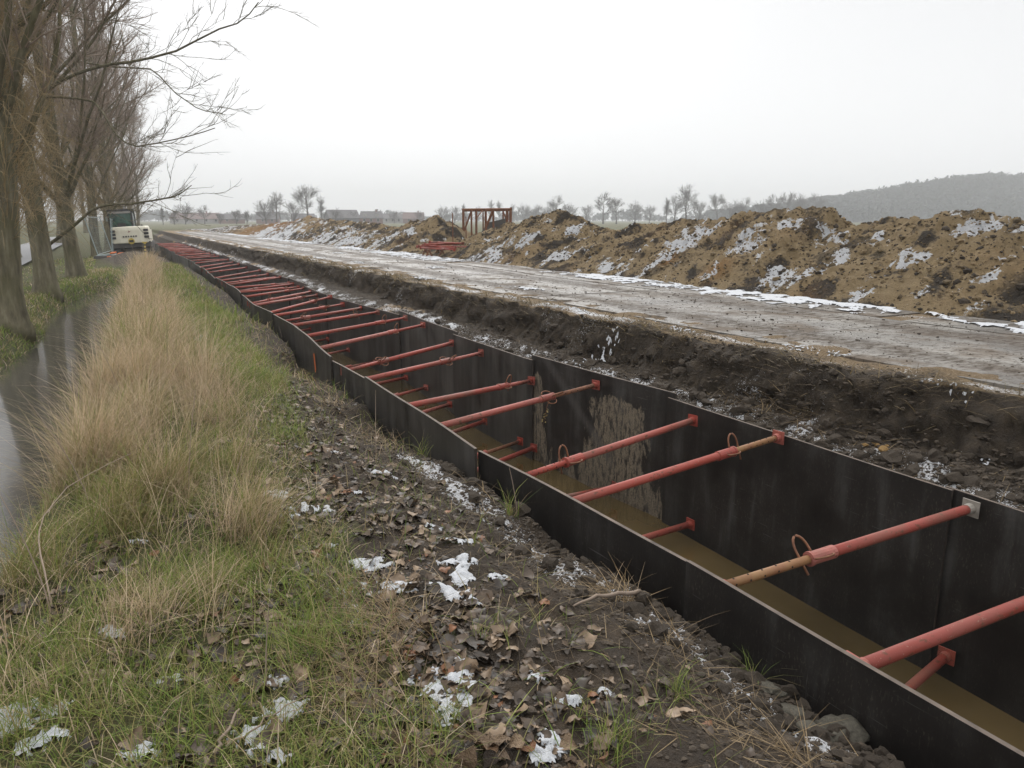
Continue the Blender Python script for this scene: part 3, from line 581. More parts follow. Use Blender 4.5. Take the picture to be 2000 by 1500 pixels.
# ------------------------------------------------------------------ shoring panels
def panel(side, y0, y1, off, ztop, mud, label, smear=False, sag=0.0, dust=0.2):
    K, R = (60, 50) if smear else (14, 16); H = 1.55; th = 0.021
    ys = np.linspace(y0, y1, K); wall = lw(ys) if side < 0 else rw(ys)
    ym = (y0+y1)/2; xm = float(np.mean(wall)); zs = np.linspace(ztop-H, ztop, R)
    bow = 0.012*np.sin((ys-y0)/(y1-y0)*np.pi)*(1 if side < 0 else -1) + 0.006*np.sin(ys*3.1 + y0)
    m = MB(); rows = []
    xa = wall + off + bow
    def grid(x, flip):
        V = np.stack([np.repeat((x - xm)[None], R, 0), np.repeat((ys - ym)[None], R, 0), np.repeat((zs - (ztop-H))[:, None], K, 1)], -1)
        V[..., 2] += sag*((ys - ym)/(y1-y0))[None, :]
        q = [(j*K+i, j*K+i+1, (j+1)*K+i+1, (j+1)*K+i) for j in range(R-1) for i in range(K-1)]
        if flip: q = [f[::-1] for f in q]
        return V.reshape(-1, 3), q
    A, qa = grid(xa, True); B, qb = grid(xa + th, False)
    m.add(A, qa, m=0); m.add(B, qb, m=0)
    ring = [i for i in range(K)] + [j*K+K-1 for j in range(1, R)] + [(R-1)*K+i for i in range(K-2, -1, -1)] + [j*K for j in range(R-2, 0, -1)]
    k = len(ring); m.add(np.concatenate([A[ring], B[ring]]), [(i, (i+1) % k, (i+1) % k + k, i+k) for i in range(k)], m=2)
    m.qm[-k:] = [1 if (K + R - 2) <= i < (2*K + R - 3) else 2 for i in range(k)]
    me = m.mesh('shoring_panel', False)
    nv = len(me.vertices); co = np.empty(nv*3, np.float32); me.vertices.foreach_get('co', co); co = co.reshape(-1, 3)
    yy = co[:, 1] + ym; zz = co[:, 2]; C = np.zeros((nv, 4), np.float32); C[:, 3] = 1
    f = mud*np.clip(0.55 + 0.55*fbm(yy*2.1 + y0, zz*0.9, 3, 141), 0, 1.6)
    if smear:
        # mud sticks along both joints and in the lower half; a planed-off diagonal smear crosses the top
        e = np.exp(-((yy-y1+0.12)/0.14)**2) + 0.95*np.exp(-((yy-y0-0.75)/0.5)**2) + 0.5*sst(0.9, 0.35, zz)
        f = 0.62*np.clip(e + 0.25, 0, 1.2)*sst(1.53, 1.25, zz) 
        dist = (zz - (1.50 - (y1 - 0.35 - yy)*0.72)); C[:, 1] = 0.9*np.exp(-(dist/0.07)**4)*sst(y0+0.7, y0+0.9, yy)
    C[:, 0] = f; C[:, 2] = dust; 
    vcol(me, 'reg', C)
    o = obj('shoring_panel', me, [M['ply'], M['edge'], M['endgrain']], None, (xm, ym, ztop-H))
    return tag(o, label, 'shoring panel', 'plywood panels lining the trench')
ORD = ['nearest', 'second', 'third', 'fourth', 'fifth', 'sixth', 'seventh', 'eighth', 'ninth', 'tenth', 'eleventh', 'twelfth', 'thirteenth', 'fourteenth', 'fifteenth', 'sixteenth', 'seventeenth', 'eighteenth', 'nineteenth', 'twentieth', 'twenty-first', 'twenty-second', 'twenty-third', 'twenty-fourth', 'twenty-fifth', 'twenty-sixth', 'twenty-seventh', 'twenty-eighth', 'twenty-ninth', 'thirtieth', 'thirty-first', 'thirty-second', 'thirty-third', 'thirty-fourth', 'thirty-fifth', 'thirty-sixth', 'thirty-seventh', 'thirty-eighth', 'thirty-ninth', 'fortieth']
LJ = [-2.6, -0.12, 2.40, 4.42, 6.95, 8.36, 10.95, 12.8, 14.1, 16.7, 18.9, 22.3]; 
while LJ[-1] < 62: LJ.append(LJ[-1] + 2.45)
RJ = [-2.6, -0.1, 2.44, 5.0, 7.22, 9.4, 12.1, 14.5, 16.3, 18.5, 21.0, 23.4]
while RJ[-1] < 62: RJ.append(RJ[-1] + 2.45)
rp = random.Random(5)
LZ = {1: 0.0, 2: -0.015, 3: 0.035, 4: -0.02, 5: 0.03, 6: 0.01, 7: 0.04, 8: 0.0}
RZT = {1: 0.0, 2: 0.0, 3: 0.045, 4: -0.005, 5: 0.03, 6: -0.03, 7: -0.05, 8: -0.03}
LDESC = {1: 'black plywood panel filling the bottom right corner, near side of trench', 2: 'second black panel of the near side, ending at the overlap by grey clay lumps', 3: 'third near-side panel, standing higher than the one behind it', 4: 'fourth near-side panel, tucked behind the tall free end of the third', 5: 'near-side panel with an orange paint mark on its outer face'}
RDESC = {1: 'shiny black panel at the right edge of the picture, far side of trench', 2: 'long black far-side panel carrying the prop with the pale zinc plate', 3: 'far-side panel blotched with dried beige mud and a diagonal grey smear', 4: 'far-side panel behind the muddy one, with pale grey water streaks along its top'}
for k in range(len(LJ)-1):
    z = LZ.get(k, rp.uniform(-0.03, 0.05)); i = max(k-1, 0)
    panel(-1, LJ[k]-0.03, LJ[k+1]+0.03, (-0.012 if k % 2 else 0.012) + (-0.03 if k == 3 else 0), z, 0.25, LDESC.get(k, f'dark plywood panel on the near side of the trench, {ORD[k-1] if k else "outermost"} from the viewer') if k else 'black near-side panel beside the viewer, beyond the bottom edge', sag=rp.uniform(-0.03, 0.03) if k > 3 else (0.02 if k == 3 else 0), dust=(0.12 if k < 3 else rp.uniform(0.35, 0.8)))
for k in range(len(RJ)-1):
    z = RZT.get(k, rp.uniform(-0.05, 0.05))
    panel(1, RJ[k]-0.03, RJ[k+1]+0.03, (0.012 if k % 2 else -0.012), z, 0.95 if k == 3 else rp.choice([0.15, 0.3, 0.4]), RDESC.get(k, f'dark plywood panel on the far side of the trench, {ORD[k-1] if k else "outermost"} from the viewer') if k else 'black far-side panel beyond the right edge of the picture', smear=(k == 3), sag=0 if k < 5 else rp.uniform(-0.03, 0.03), dust=(0.15 if k < 3 else 0.25 if k == 3 else rp.uniform(0.45, 0.95)))
# orange paint stroke
m = MB(); m.add([(0, -0.055, 0.0), (0, -0.02, 0.0), (0, 0.03, 0.22), (0, -0.005, 0.24)], [(0, 1, 2, 3)]); m.add([(0, -0.055, 0), (0, -0.075, 0.05), (0, -0.035, 0.235), (0, -0.005, 0.24)], [(0, 1, 2, 3)])
xw = float(lw(9.3)) - 0.03
tag(m.build('paint_mark', M['orange'], None, False, (xw, 9.3, -0.33)), 'orange paint stroke on the outer face of a near-side panel', 'paint mark')

# withered yellow sprig stuck on the far wall
def sprig():
    r = np.random.default_rng(9); m = MB(); pts = [(0, 0, 0), (-0.02, 0.03, -0.1), (-0.03, 0.05, -0.22), (-0.03, 0.11, -0.34)]; m.tube(pts, [0.003, 0.003, 0.0025, 0.002], 5)
    e = tag(empty('withered_sprig', (float(rw(6.8)) - 0.05, 6.78, -0.36)), 'withered sprig with small yellow leaves hanging on the far wall joint', 'twig'); m.build('stem', M['rust'], e, True)
    for k in range(16):
        f = r.uniform(0.1, 1); c = np.array([np.interp(f, np.linspace(0, 1, 4), [q[i] for q in pts]) for i in range(3)]) + r.normal(0, 0.025, 3)*[0.3, 1, 1]
        c[0] = min(c[0], -0.006); a = r.normal(0, 0.016, 3); b = r.normal(0, 0.009, 3); a[0] *= 0.3; b[0] *= 0.3
        MB().add([-a, b, a, -b], [(0, 1, 2, 3)]).build('leaf', M['yellowleaf'], e, False, tuple(c))
sprig()

# ------------------------------------------------------------------ trench props
def unit_tube(r, sides=14):
    return MB().tube([(0, 0, 0), (1, 0, 0)], r, sides).mesh('tube', True)
T_OUT, T_IN = unit_tube(0.0275), unit_tube(0.0215)
def plate_me():
    m = MB(); m.box((0, -0.048, -0.048), (0.008, 0.048, 0.048)); m.tube([(0.008, 0, 0), (0.05, 0, 0)], [0.031, 0.030], 12)
    return m.mesh('base_plate', False)
PLATE = plate_me()
COLLAR = MB().tube([(-0.09, 0, 0), (-0.085, 0, 0), (-0.08, 0, 0), (0.07, 0, 0), (0.075, 0, 0), (0.09, 0, 0), (0.092, 0, 0)], [0.029, 0.0345, 0.034, 0.0335, 0.038, 0.0375, 0.026], 14).mesh('collar', False)
def handle_me():
    m = MB(); th = np.linspace(0, np.pi, 9)
    m.tube([(-0.06, -0.045, 0.0)] + [(-0.06 + 0.12*(1-math.cos(t))/2, -0.045 - 0.035*math.sin(t), 0.0) for t in th] + [(0.06, -0.045, 0.0)], 0.0055, 6)
    return m.mesh('nut_handle', True)
HANDLE = handle_me()
def pin_me():
    m = MB(); p = [(0.11, 0.0, -0.07), (0.11, 0, 0.05)] + [(0.11 - 0.045 + 0.045*math.cos(t), 0, 0.05 + 0.075*math.sin(t)) for t in np.linspace(0.2, np.pi, 9)] + [(0.02, 0, 0.02)]
    m.tube(p, 0.0065, 6); return m.mesh('locking_pin', True)
PIN = pin_me()
def holes_me(n, step):
    m = MB()
    for k in range(n): m.tube([(k*step, 0, 0.018), (k*step, 0, 0.0222)], [0.0055, 0.0055], 8); m.tube([(k*step, -0.0220, 0), (k*step, -0.016, 0)], 0.0055, 8)
    return m.mesh('pin_hole', False)
HOLES = holes_me(5, 0.09)
def prop(p0, p1, outer_first, frac, label, detail=2, inner=None, plate=None, pinrot=0.0, group='red props bracing the trench walls'):
    p0 = Vector(p0); p1 = Vector(p1); d = p1 - p0; L = d.length
    e = empty('trench_prop', p0); e.rotation_mode = 'QUATERNION'
    x = d.normalized(); yv = Vector((0, 0, 1)).cross(x).normalized(); zv = x.cross(yv)
    e.rotation_quaternion = Matrix((x, yv, zv)).transposed().to_quaternion()
    tag(e, label, 'steel prop', group)
    lo = L*frac
    a, b = (0, lo) if outer_first else (L-lo, L)
    ia, ib = (lo - 0.12, L) if outer_first else (0, L - lo + 0.12)
    mi = M[inner or 'red']
    obj('outer_tube', T_OUT, M['red'], e, (a, 0, 0), None, (b-a, 1, 1))
    ime = T_IN if inner is None else T_IN2[inner]
    obj('inner_tube', ime, mi, e, (ia, 0, 0), None, (ib-ia, 1, 1))
    xj = lo if outer_first else L - lo; fl = 0 if outer_first else math.pi
    obj('collar', COLLAR, M['red'], e, (xj - (0.03 if outer_first else -0.03), 0, 0), (0, 0, fl))
    if detail > 1:
        obj('nut_handle', HANDLE, M['rust'], e, (xj, 0, 0), (pinrot, 0, fl)); obj('nut_handle', HANDLE, M['rust'], e, (xj, 0, 0), (pinrot + math.pi, 0, fl)); obj('locking_pin', PIN, M['rust'], e, (xj, 0, 0), (pinrot*1.7, 0, fl))
        h0 = xj + 0.22 if outer_first else 0.10
        tag(obj('pin_hole', HOLES, M['hole'], e, (h0, 0, 0), None, (min(1.0, ((ib if outer_first else L-lo) - h0 - 0.08)/0.36), 1, 1)), kind='stuff')
    pl = PLATE_W if plate == 'bare' else PLATE
    obj('base_plate', PLATE, M['red'], e, (0, 0, 0)); obj('base_plate', pl, M['bare'] if plate == 'bare' else M['red'], e, (L, 0, 0), (0, 0, math.pi))
    return e
PLATE_W = PLATE.copy(); T_IN2 = {'ochre': T_IN.copy(), 'rust': T_IN.copy()}
PR = [ # y left, y right, outer tube at the left end?, share of outer, inner colour, plate
 (1.56, 1.50, True, 0.82, None, None), (2.28, 2.28, False, 0.66, 'ochre', 'bare'), (3.46, 3.72, True, 0.72, 'ochre', None), (4.00, 4.66, False, 0.75, None, None),
 (5.35, 6.02, True, 0.66, 'rust', None), (6.08, 7.18, True, 0.74, None, None), (7.38, 8.47, True, 0.66, None, None), (7.98, 9.42, False, 0.70, None, None),
 (9.52, 10.72, True, 0.68, None, None), (10.7, 11.66, True, 0.73, None, None), (11.8, 12.95, True, 0.7, None, None), (12.45, 13.76, False, 0.72, None, None),
 (13.25, 14.86, True, 0.7, None, None), (13.6, 15.8, True, 0.7, None, None), (15.1, 16.9, True, 0.7, None, None), (15.5, 17.6, False, 0.7, None, None), (16.8, 18.5, True, 0.7, None, None),
 (18.1, 19.26, True, 0.7, None, None), (18.4, 20.1, False, 0.7, None, None), (19.3, 20.74, True, 0.7, None, None), (20.3, 22.0, True, 0.7, None, None), (21.0, 22.76, False, 0.7, None, None),
 (21.7, 24.2, True, 0.7, None, None), (22.9, 25.7, True, 0.7, None, None), (25.4, 28.2, False, 0.7, None, None), (26.9, 30.0, True, 0.7, None, None), (28.6, 31.6, True, 0.7, None, None), (31.2, 33.2, True, 0.7, None, None)]
y = 33.6
while y < 60: PR.append((y, y + rp.uniform(0.3, 1.6), rp.random() < 0.6, 0.7, None, None)); y += rp.uniform(0.9, 1.7)
UPD = {0: 'thick pink-red prop at the right edge, its far end out of the picture', 1: 'red prop with a pale zinc end plate and a rusty loop on its joint', 2: 'red prop whose far third is rust yellow with a hooked pin', 3: 'red prop ending on the joint beside the mud-blotched panel', 4: 'faded pink prop with a bare brownish tube showing round holes', 5: 'red prop with an upright wire loop, ending at the free end of a tall panel'}
for k, (a, b, of, fr, inn, pl) in enumerate(PR):
    zl = -0.078 + rp.uniform(-0.012, 0.008); zr = [-0.05, -0.06, -0.02, -0.12, -0.07, -0.24, -0.12, -0.13, -0.04, -0.04, -0.08, -0.09, -0.12][k] if k < 13 else -0.09 + rp.uniform(-0.04, 0.04)
    prop((float(lw(a)) + 0.045, a, zl), (float(rw(b)) - 0.03, b, zr), of, fr, UPD.get(k, f'red steel prop of the upper row, {ORD[k] if k < len(ORD) else "far"} from the viewer along the trench' if k < len(ORD) else f'far red steel prop of the upper row, {ORD[len(PR)-1-k].replace("nearest", "last")} from the far end of the trench'), 2 if k < 17 else 1, inn, pl, rp.uniform(-0.7, 0.7))
LOW = [2.30, 4.62, 5.68, 7.12, 7.42, 8.39, 9.57, 10.65, 11.72, 13.2, 14.6, 16.2, 17.9, 19.5, 21.5]
for k, b in enumerate(LOW):
    a = b - (0.22 if k == 0 else 0.05 if k < 3 else 0.8) + rp.uniform(-0.15, 0.15)
    prop((float(lw(a)) + 0.045, a, -1.05 + rp.uniform(-0.03, 0.03)), (float(rw(b)) - 0.03, b, -1.04 + rp.uniform(-0.04, 0.05)), rp.random() < 0.5, 0.68, f'red prop of the lower row just above the water, {ORD[k]} from the viewer', 1, 'rust' if k in (4, 5) else None, None, 0, 'lower props just above the trench water')

# ------------------------------------------------------------------ clods and stones
def ico(sub):
    import bmesh
    bm = bmesh.new(); bmesh.ops.create_icosphere(bm, subdivisions=sub, radius=1); V = np.array([v.co[:] for v in bm.verts]); F = np.array([[v.index for v in f.verts] for f in bm.faces]); bm.free(); return V, F
IV1, IF1 = ico(1); IV2, IF2 = ico(2); IV3, IF3 = ico(3)
def lump(V, seed, amp=0.25, flat=0.7):
    r = np.random.default_rng(seed); W = V.copy(); f = 1 + amp*(pn(W[:, 0]*1.6 + seed, W[:, 1]*1.6 + W[:, 2]*1.1, 7) + 0.5*pn(W[:, 0]*3.4 + W[:, 2]*2.2, W[:, 1]*3.4 + seed, 9))*2
    for _ in range(4):                          # planar breaks
        n = r.normal(size=3); n /= np.linalg.norm(n); d = W @ n; c = r.uniform(0.55, 0.85); W = W - np.where(d > c, d - c, 0)[:, None]*n
    W = W*f[:, None]; return W*np.array([1, r.uniform(0.7, 1.1), flat*r.uniform(0.8, 1.15)])
CL = [mesh_np('soil_clod', lump(IV2, s, 0.28), None, IF2, False) for s in range(8)]
CLAY = [mesh_np('clay_lump', lump(IV3, 30+s, 0.34, 0.62)*(1 + 0.10*pn(IV3[:, 0]*6 + IV3[:, 2]*4, IV3[:, 1]*6 + s*3, 12))[:, None], None, IF3, True) for s in range(3)]
OCH = [mesh_np('ochre_clod', lump(IV2, 60+s, 0.3), None, IF2, False) for s in range(3)]
rc = np.random.default_rng(11)
def scatter_clods(n, kind):
    if kind == 'near':
        y = 0.75 + rc.beta(1.1, 1.6, n)*4.6; x = lw(y) - 0.05 - np.abs(rc.normal(0, 0.22, n)); s = rc.lognormal(-4.15, 0.5, n)
    else:
        y = 1.9 + rc.beta(1.0, 2.2, n)*13; x = rw(y) + 0.05 + rc.beta(1.0, 1.5, n)*0.85; s = rc.lognormal(-3.85, 0.6, n)
    if kind == 'berm': y = 0.9 + rc.beta(0.9, 1.7, n)*11; x = lw(y) - 0.1 - np.abs(rc.normal(0, 0.6, n)); s = rc.lognormal(-4.3, 0.55, n)
    if kind == 'road': y = 2 + rc.beta(0.9, 1.8, n)*32; x = 5.35 + 3.6*np.clip(0.5 + 0.35*rc.normal(0, 1, n) - 0.1, 0, 1)**1.2; s = rc.lognormal(-4.5, 0.55, n)
    return x, y, np.clip(s, 0.006, 0.075)
for kind, cnt in (('near', 150), ('far', 150), ('road', 0), ('berm', 0)):
    x, y, s = scatter_clods(cnt*6, kind); o_ = np.argsort(-s/np.hypot(x, y)); 
    for i in o_[:cnt]:
        obj('soil_clod', CL[int(i) % 8], M['clod'], ground, (x[i], y[i], float(gz(x[i], y[i])) + s[i]*0.25), (rc.uniform(-.5, .5), rc.uniform(-.5, .5), rc.uniform(0, 6.28)), (s[i],)*3)
    # the small crumbs that nobody could count
    x, y, s = scatter_clods({'berm': 5200, 'far': 6000}.get(kind, 3000), kind); s = np.clip(s*0.55, 0.004, 0.02); z = (gz(x, y) if kind != 'road' else np.where(x > 5.6, ROAD_Z + 0.004, gz(x, y))) + s*0.2
    Vs, Fs = [], []
    for k in range(6):
        m_ = np.arange(len(x)) % 6 == k; B = lump(IV1, 100+k, 0.3); c, sn_ = np.cos(rc.uniform(0, 6.28, m_.sum())), np.sin(rc.uniform(0, 6.28, m_.sum()))
        P = B[None]*s[m_][:, None, None]; P = np.stack([P[..., 0]*c[:, None] - P[..., 1]*sn_[:, None], P[..., 0]*sn_[:, None] + P[..., 1]*c[:, None], P[..., 2]], -1) + np.stack([x[m_], y[m_], z[m_]], -1)[:, None]
        Fs.append((IF1[None] + (np.arange(m_.sum())*len(B))[:, None, None] + sum(len(v) for v in Vs)).reshape(-1, 3)); Vs.append(P.reshape(-1, 3))
    tag(obj('soil_crumbs', mesh_np('soil_crumbs', np.concatenate(Vs), None, np.concatenate(Fs), False), M['clod']), 'loose dark soil crumbs ' + {'near': 'beside the near row of panels', 'far': 'on the shelf behind the far row of panels', 'road': 'strewn over the haul road plates', 'berm': 'between the leaves on the berm'}[kind], kind='stuff')
for (u, v, s, k) in [(1640, 1490, 0.085, 0), (1690, 1470, 0.075, 1), (1730, 1495, 0.06, 2), (1545, 1452, 0.065, 1), (1780, 1485, 0.07, 2), (1600, 1478, 0.05, 2), (1580, 1500, 0.06, 0), (1500, 1408, 0.055, 1), (1460, 1290, 0.05, 2), (1590, 1400, 0.05, 0), (1400, 1235, 0.035, 1)]:
    x, y = onz(u, v, -0.36 if u > 1450 else -0.28); x = min(x, float(lw(y)) - s*0.8)
    obj('clay_lump', CLAY[k], M['clay'], ground, (x, y, float(gz(x, y)) + s*0.12), (0.1, 0.1, u*0.7), (s, s*1.1, s*0.75))
for (u, v, s) in [(1725, 880, 0.04), (1705, 868, 0.03), (1740, 890, 0.035), (1715, 872, 0.025), (1690, 872, 0.03), (1732, 872, 0.02)]:
    x, y = hit(u, v); x = max(x, float(rw(y)) + s*1.2)
    obj('ochre_clod', OCH[int(u) % 3], M['ochreclod'], ground, (x, y, float(gz(x, y)) + s*0.2), (0.2, 0.1, u), (s, s, s*0.8))
# clods on the spoil ridge
def ridge_clods():
    n = 15000; y = 3 + rc.beta(0.9, 1.6, n)*42; x = 8.75 + rc.beta(1.3, 1.2, n)*3.5; s = np.clip(rc.lognormal(-3.95, 0.5, n), 0.010, 0.075); z = rz(x, y) + s*0.1
    base = np.array([(0.13, 0.094, 0.052), (0.18, 0.132, 0.074), (0.05, 0.040, 0.030), (0.07, 0.055, 0.04), (0.21, 0.155, 0.088), (0.10, 0.075, 0.045)])
    Vs, Fs, Cs = [], [], []; o = 0
    for k in range(6):
        m_ = np.arange(n) % 6 == k; B = lump(IV1, 200+k, 0.3, 0.8); q = m_.sum(); th = rc.uniform(0, 6.28, q); c, sn_ = np.cos(th), np.sin(th)
        P = B[None]*s[m_][:, None, None]; P = np.stack([P[..., 0]*c[:, None] - P[..., 1]*sn_[:, None], P[..., 0]*sn_[:, None] + P[..., 1]*c[:, None], P[..., 2]], -1) + np.stack([x[m_], y[m_], z[m_]], -1)[:, None]
        Vs.append(P.reshape(-1, 3)); Fs.append((IF1[None] + (np.arange(q)*len(B))[:, None, None] + o).reshape(-1, 3)); o += q*len(B)
        Cs.append(np.repeat((base[rc.integers(0, 6, q)]*rc.uniform(0.7, 1.2, (q, 1))), len(B), 0))
    me = mesh_np('spoil_clods', np.concatenate(Vs), None, np.concatenate(Fs), False); vcol(me, 'col', np.concatenate(Cs))
    tag(obj('spoil_clods', me, M['spoilclod']), 'brown and dark earth clods strewn over the spoil ridge', kind='stuff')
ridge_clods()

# ------------------------------------------------------------------ snow lying in patches
def snow_patches(name, spots, H, label, res=0.014, thick=0.022, amp=1.5, fq=2.3, bias=0.0):
    Vs, Qs = [], []; o = 0
    for i, (x0, y0, rx, ry, ang) in enumerate(spots):
        e = 1.5; r = max(res, max(rx, ry)/60); ax = np.arange(-rx*e, rx*e + r, r); ay = np.arange(-ry*e, ry*e + r, r); A, B = np.meshgrid(ax, ay)
        f = 1 + bias - (A/rx)**2 - (B/ry)**2 + amp*fbm(A/max(rx, ry)*fq + i*9.1, B/max(rx, ry)*fq + i*3.3, 4, 151)
        c, s = math.cos(ang), math.sin(ang); X = x0 + A*c - B*s; Y = y0 + A*s + B*c
        Z = H(X, Y) + 0.001 + thick*np.clip(f, 0, 1)**0.5 + 0.004*fbm(X*25, Y*25, 2, 155)*(f > 0) - 0.02*(f <= 0)
        keep = f > -0.12; ny, nx = A.shape; idx = np.arange(ny*nx).reshape(ny, nx)
        cell = keep[:-1, :-1] & keep[:-1, 1:] & keep[1:, 1:] & keep[1:, :-1]
        q = np.stack([idx[:-1, :-1], idx[:-1, 1:], idx[1:, 1:], idx[1:, :-1]], -1)[cell]
        used = np.unique(q); mp = np.full(ny*nx, -1); mp[used] = np.arange(len(used)) + o; o += len(used)
        Vs.append(np.stack([X, Y, Z], -1).reshape(-1, 3)[used]); Qs.append(mp[q])
    return tag(obj(name, mesh_np(name, np.concatenate(Vs), np.concatenate(Qs)), M['snow']), label, kind='stuff')
SP = [(725, 1105, .10, .05), (700, 1160, .12, .06), (770, 1150, .10, .04), (690, 1190, .07, .04), (705, 1222, .06, .03), (890, 1100, .10, .03), (900, 1130, .05, .08), (890, 1165, .12, .035), (975, 1130, .06, .025), (900, 1060, .07, .025), (865, 1350, .11, .07), (885, 1375, .06, .06), (900, 1310, .05, .05), (870, 1410, .04, .04), (545, 968, .10, .04), (600, 995, .14, .035), (575, 1010, .06, .02), (1045, 1325, .04, .025), (1110, 1370, .05, .02), (560, 1395, .07, .04), (495, 1440, .06, .05), (530, 1480, .07, .03), (575, 1385, .05, .03), (30, 1395, .09, .035), (15, 1420, .10, .04), (110, 1390, .05, .04), (100, 1440, .05, .03), (60, 1465, .06, .03), (275, 1475, .06, .03), (215, 1240, .07, .03), (1080, 1455, .04, .05), (1060, 1480, .05, .04), (540, 1335, .05, .025), (745, 925, .10, .03), (700, 965, .06, .02), (650, 885, .07, .02), (400, 685, .10, .30), (404, 720, .10, .3), (395, 660, .08, .25), (850, 1035, .05, .03), (1180, 1355, .03, .03), (640, 1070, .06, .02), (270, 1060, .05, .02), (330, 1335, .06, .03)]
spots = []
for i, (u, v, rx, ry) in enumerate(SP):
    x, y = hit(u, v); spots.append((x, y, rx*1.0, ry*1.35, math.radians(-28 + 25*math.sin(i*1.7))))
snow_patches('snow', spots, gz, 'patches of melting snow among leaves and grass on the berm', res=0.008, thick=0.014, amp=1.9, fq=2.2, bias=-0.05)
sp2 = []
for k in range(0, 16):                          # snow left on the outer plates
    y0 = 0.9 + 4.6*k
    if k % 4 == 3: continue
    sp2.append((8.72 + 0.1*math.sin(k), y0 + 2.2 + 0.4*math.sin(k*2.1), 0.46 + 0.1*math.sin(k*1.9), 2.05, 0.0))
    if k > 1: sp2.append((9.1, y0 + 2.0 + math.sin(k*3.3), 0.3, 1.5, 0.02))
for k in range(10): sp2.append((6.2 + 0.9*math.sin(k*4.1), 11 + 3.1*k, 0.16 + 0.06*(k % 3), 0.5, 0))
roadtop = lambda x, y: np.full_like(x, ROAD_Z + 0.006)
snow_patches('snow', sp2, roadtop, 'long white strips of snow on the outer edge of the haul road', 0.035, 0.012, 3.0, 6.0, -0.3)
sp3 = []
for i, (u, v, rx, ry) in enumerate([(1210, 625, .28, .07), (1130, 605, .3, .06), (1330, 645, .28, .08), (1560, 680, .22, .10), (1640, 695, .2, .08), (1820, 745, .2, .07), (1300, 632, .2, .06), (1090, 600, .3, .06), (1000, 580, .3, .06), (1500, 668, .12, .04), (1880, 770, .12, .05), (1180, 690, .08, .25), (1160, 705, .06, .16), (1240, 755, .14, .04), (1120, 712, .2, .04), (1200, 680, .05, .1), (1920, 905, .12, .06), (1880, 880, .1, .05)]):
    x, y = hit(u, v); sp3.append((x, y, ry*1.2, rx, 0.1*math.sin(i*2.2)))
snow_patches('snow', sp3, gz, 'ragged snow along the lip and foot of the cut bank', 0.012, 0.012, 3.6, 6.5, -0.75)

# ------------------------------------------------------------------ fallen leaves
def leaf_geo(seed):
    r = np.random.default_rng(seed); st = np.array([-0.05, .05, .20, .36, .52, .68, .83, 1.0]); hw = np.array([0.05, .30, .48, .50, .40, .28, .12, 0.0])*r.uniform(0.8, 1.1)
    c1, c2, tw = r.choice([-1, 1])*r.uniform(0.1, 1.4), r.uniform(-0.6, 0.8), r.uniform(-0.9, 0.9); bend = r.uniform(-0.25, 0.25); V = []
    ph = r.uniform(0, 6.28)
    for s_, w in zip(st, hw):
        for k in (-1, -0.55, 0, 0.55, 1):
            ww = w*k*(1 + (r.uniform(-0.22, 0.12) if abs(k) == 1 else 0)); x_ = s_ - 0.5 + (r.uniform(-0.03, 0.03) if abs(k) == 1 else 0)
            V.append((x_, ww + bend*(s_-0.5)**2, c1*ww*ww + c2*(s_-0.5)**2 + tw*(s_-0.5)*ww + 0.05*r.normal()*(abs(k) > 0) + 0.04*math.sin(s_*9 + k*3 + ph)))
    Q = [(j*5+i, j*5+i+1, (j+1)*5+i+1, (j+1)*5+i) for j in range(7) for i in range(4)]
    n0 = len(V); a = V[2]; V += [(a[0]-0.22, 0.02, a[2]+0.03), (a[0]-0.22, 0.04, a[2]+0.04), (a[0], 0.014, a[2]), (a[0], -0.014, a[2])]; Q.append((n0, n0+1, n0+2, n0+3))
    return np.array(V), np.array(Q)
LG = [leaf_geo(s) for s in range(12)]
LM = [mesh_np('leaf', v, q, None, True) for v, q in LG]
rl = np.random.default_rng(21)
def leaf_positions(n):
    P = []
    while sum(len(p) for p in P) < n:
        m = 20000; y = 0.9 + rl.beta(0.9, 1.5, m)*13; x = rl.uniform(-1.0, 2.15, m); a = lw(y)
        gb = np.interp(y, [0, 2, 4, 8, 14], [0.35, 0.75, 1.05, 1.35, 1.5])
        d = np.exp(-((x-gb)/0.55)**2)*1.0 + 0.30*(x < gb)*(y < 4.2) + 0.03
        d = d*np.clip(0.6 + 1.3*fbm(x*1.6, y*1.6, 3, 161), 0.02, 1.5)*(x < a - 0.12)*np.where(x > a - 0.55, 0.35, 1)*(x > d_r(y) + 0.5)
        d = d*np.interp(y, [2, 3.5, 6, 12], [1, .8, .4, .25]); k = rl.uniform(0, 1, m) < d*0.6; P.append(np.stack([x[k], y[k]], -1))
    return np.concatenate(P)[:n]
lp_ = leaf_positions(2500)
lp_ = lp_[np.argsort(np.hypot(lp_[:, 0], lp_[:, 1]))]
ls_ = rl.uniform(0.032, 0.078, len(lp_)); lz_ = gz(lp_[:, 0], lp_[:, 1])
seen = lp_[:, 1] > 1.45 - 0.45*lp_[:, 0]
nearI = np.nonzero(seen)[0][:300]
for i in nearI:
    t1, t2 = rl.normal(0, 0.28), rl.normal(0, 0.28)
    if rl.uniform() < 0.12: t1 += rl.choice([-0.8, 0.8])
    obj('leaf', LM[int(rl.integers(12))], M['leaf'], ground, (lp_[i, 0], lp_[i, 1], lz_[i] + 0.008 + abs(t1)*0.02 + rl.uniform(0, 0.01)), (t1, t2, rl.uniform(0, 6.28)), (ls_[i],)*3)
rest = np.setdiff1d(np.arange(len(lp_)), nearI)
fp = leaf_positions(5000); fp = fp + rl.normal(0, 0.06, fp.shape); fk = fp[:, 0] < lw(fp[:, 1]) - 0.12; fp = fp[fk]
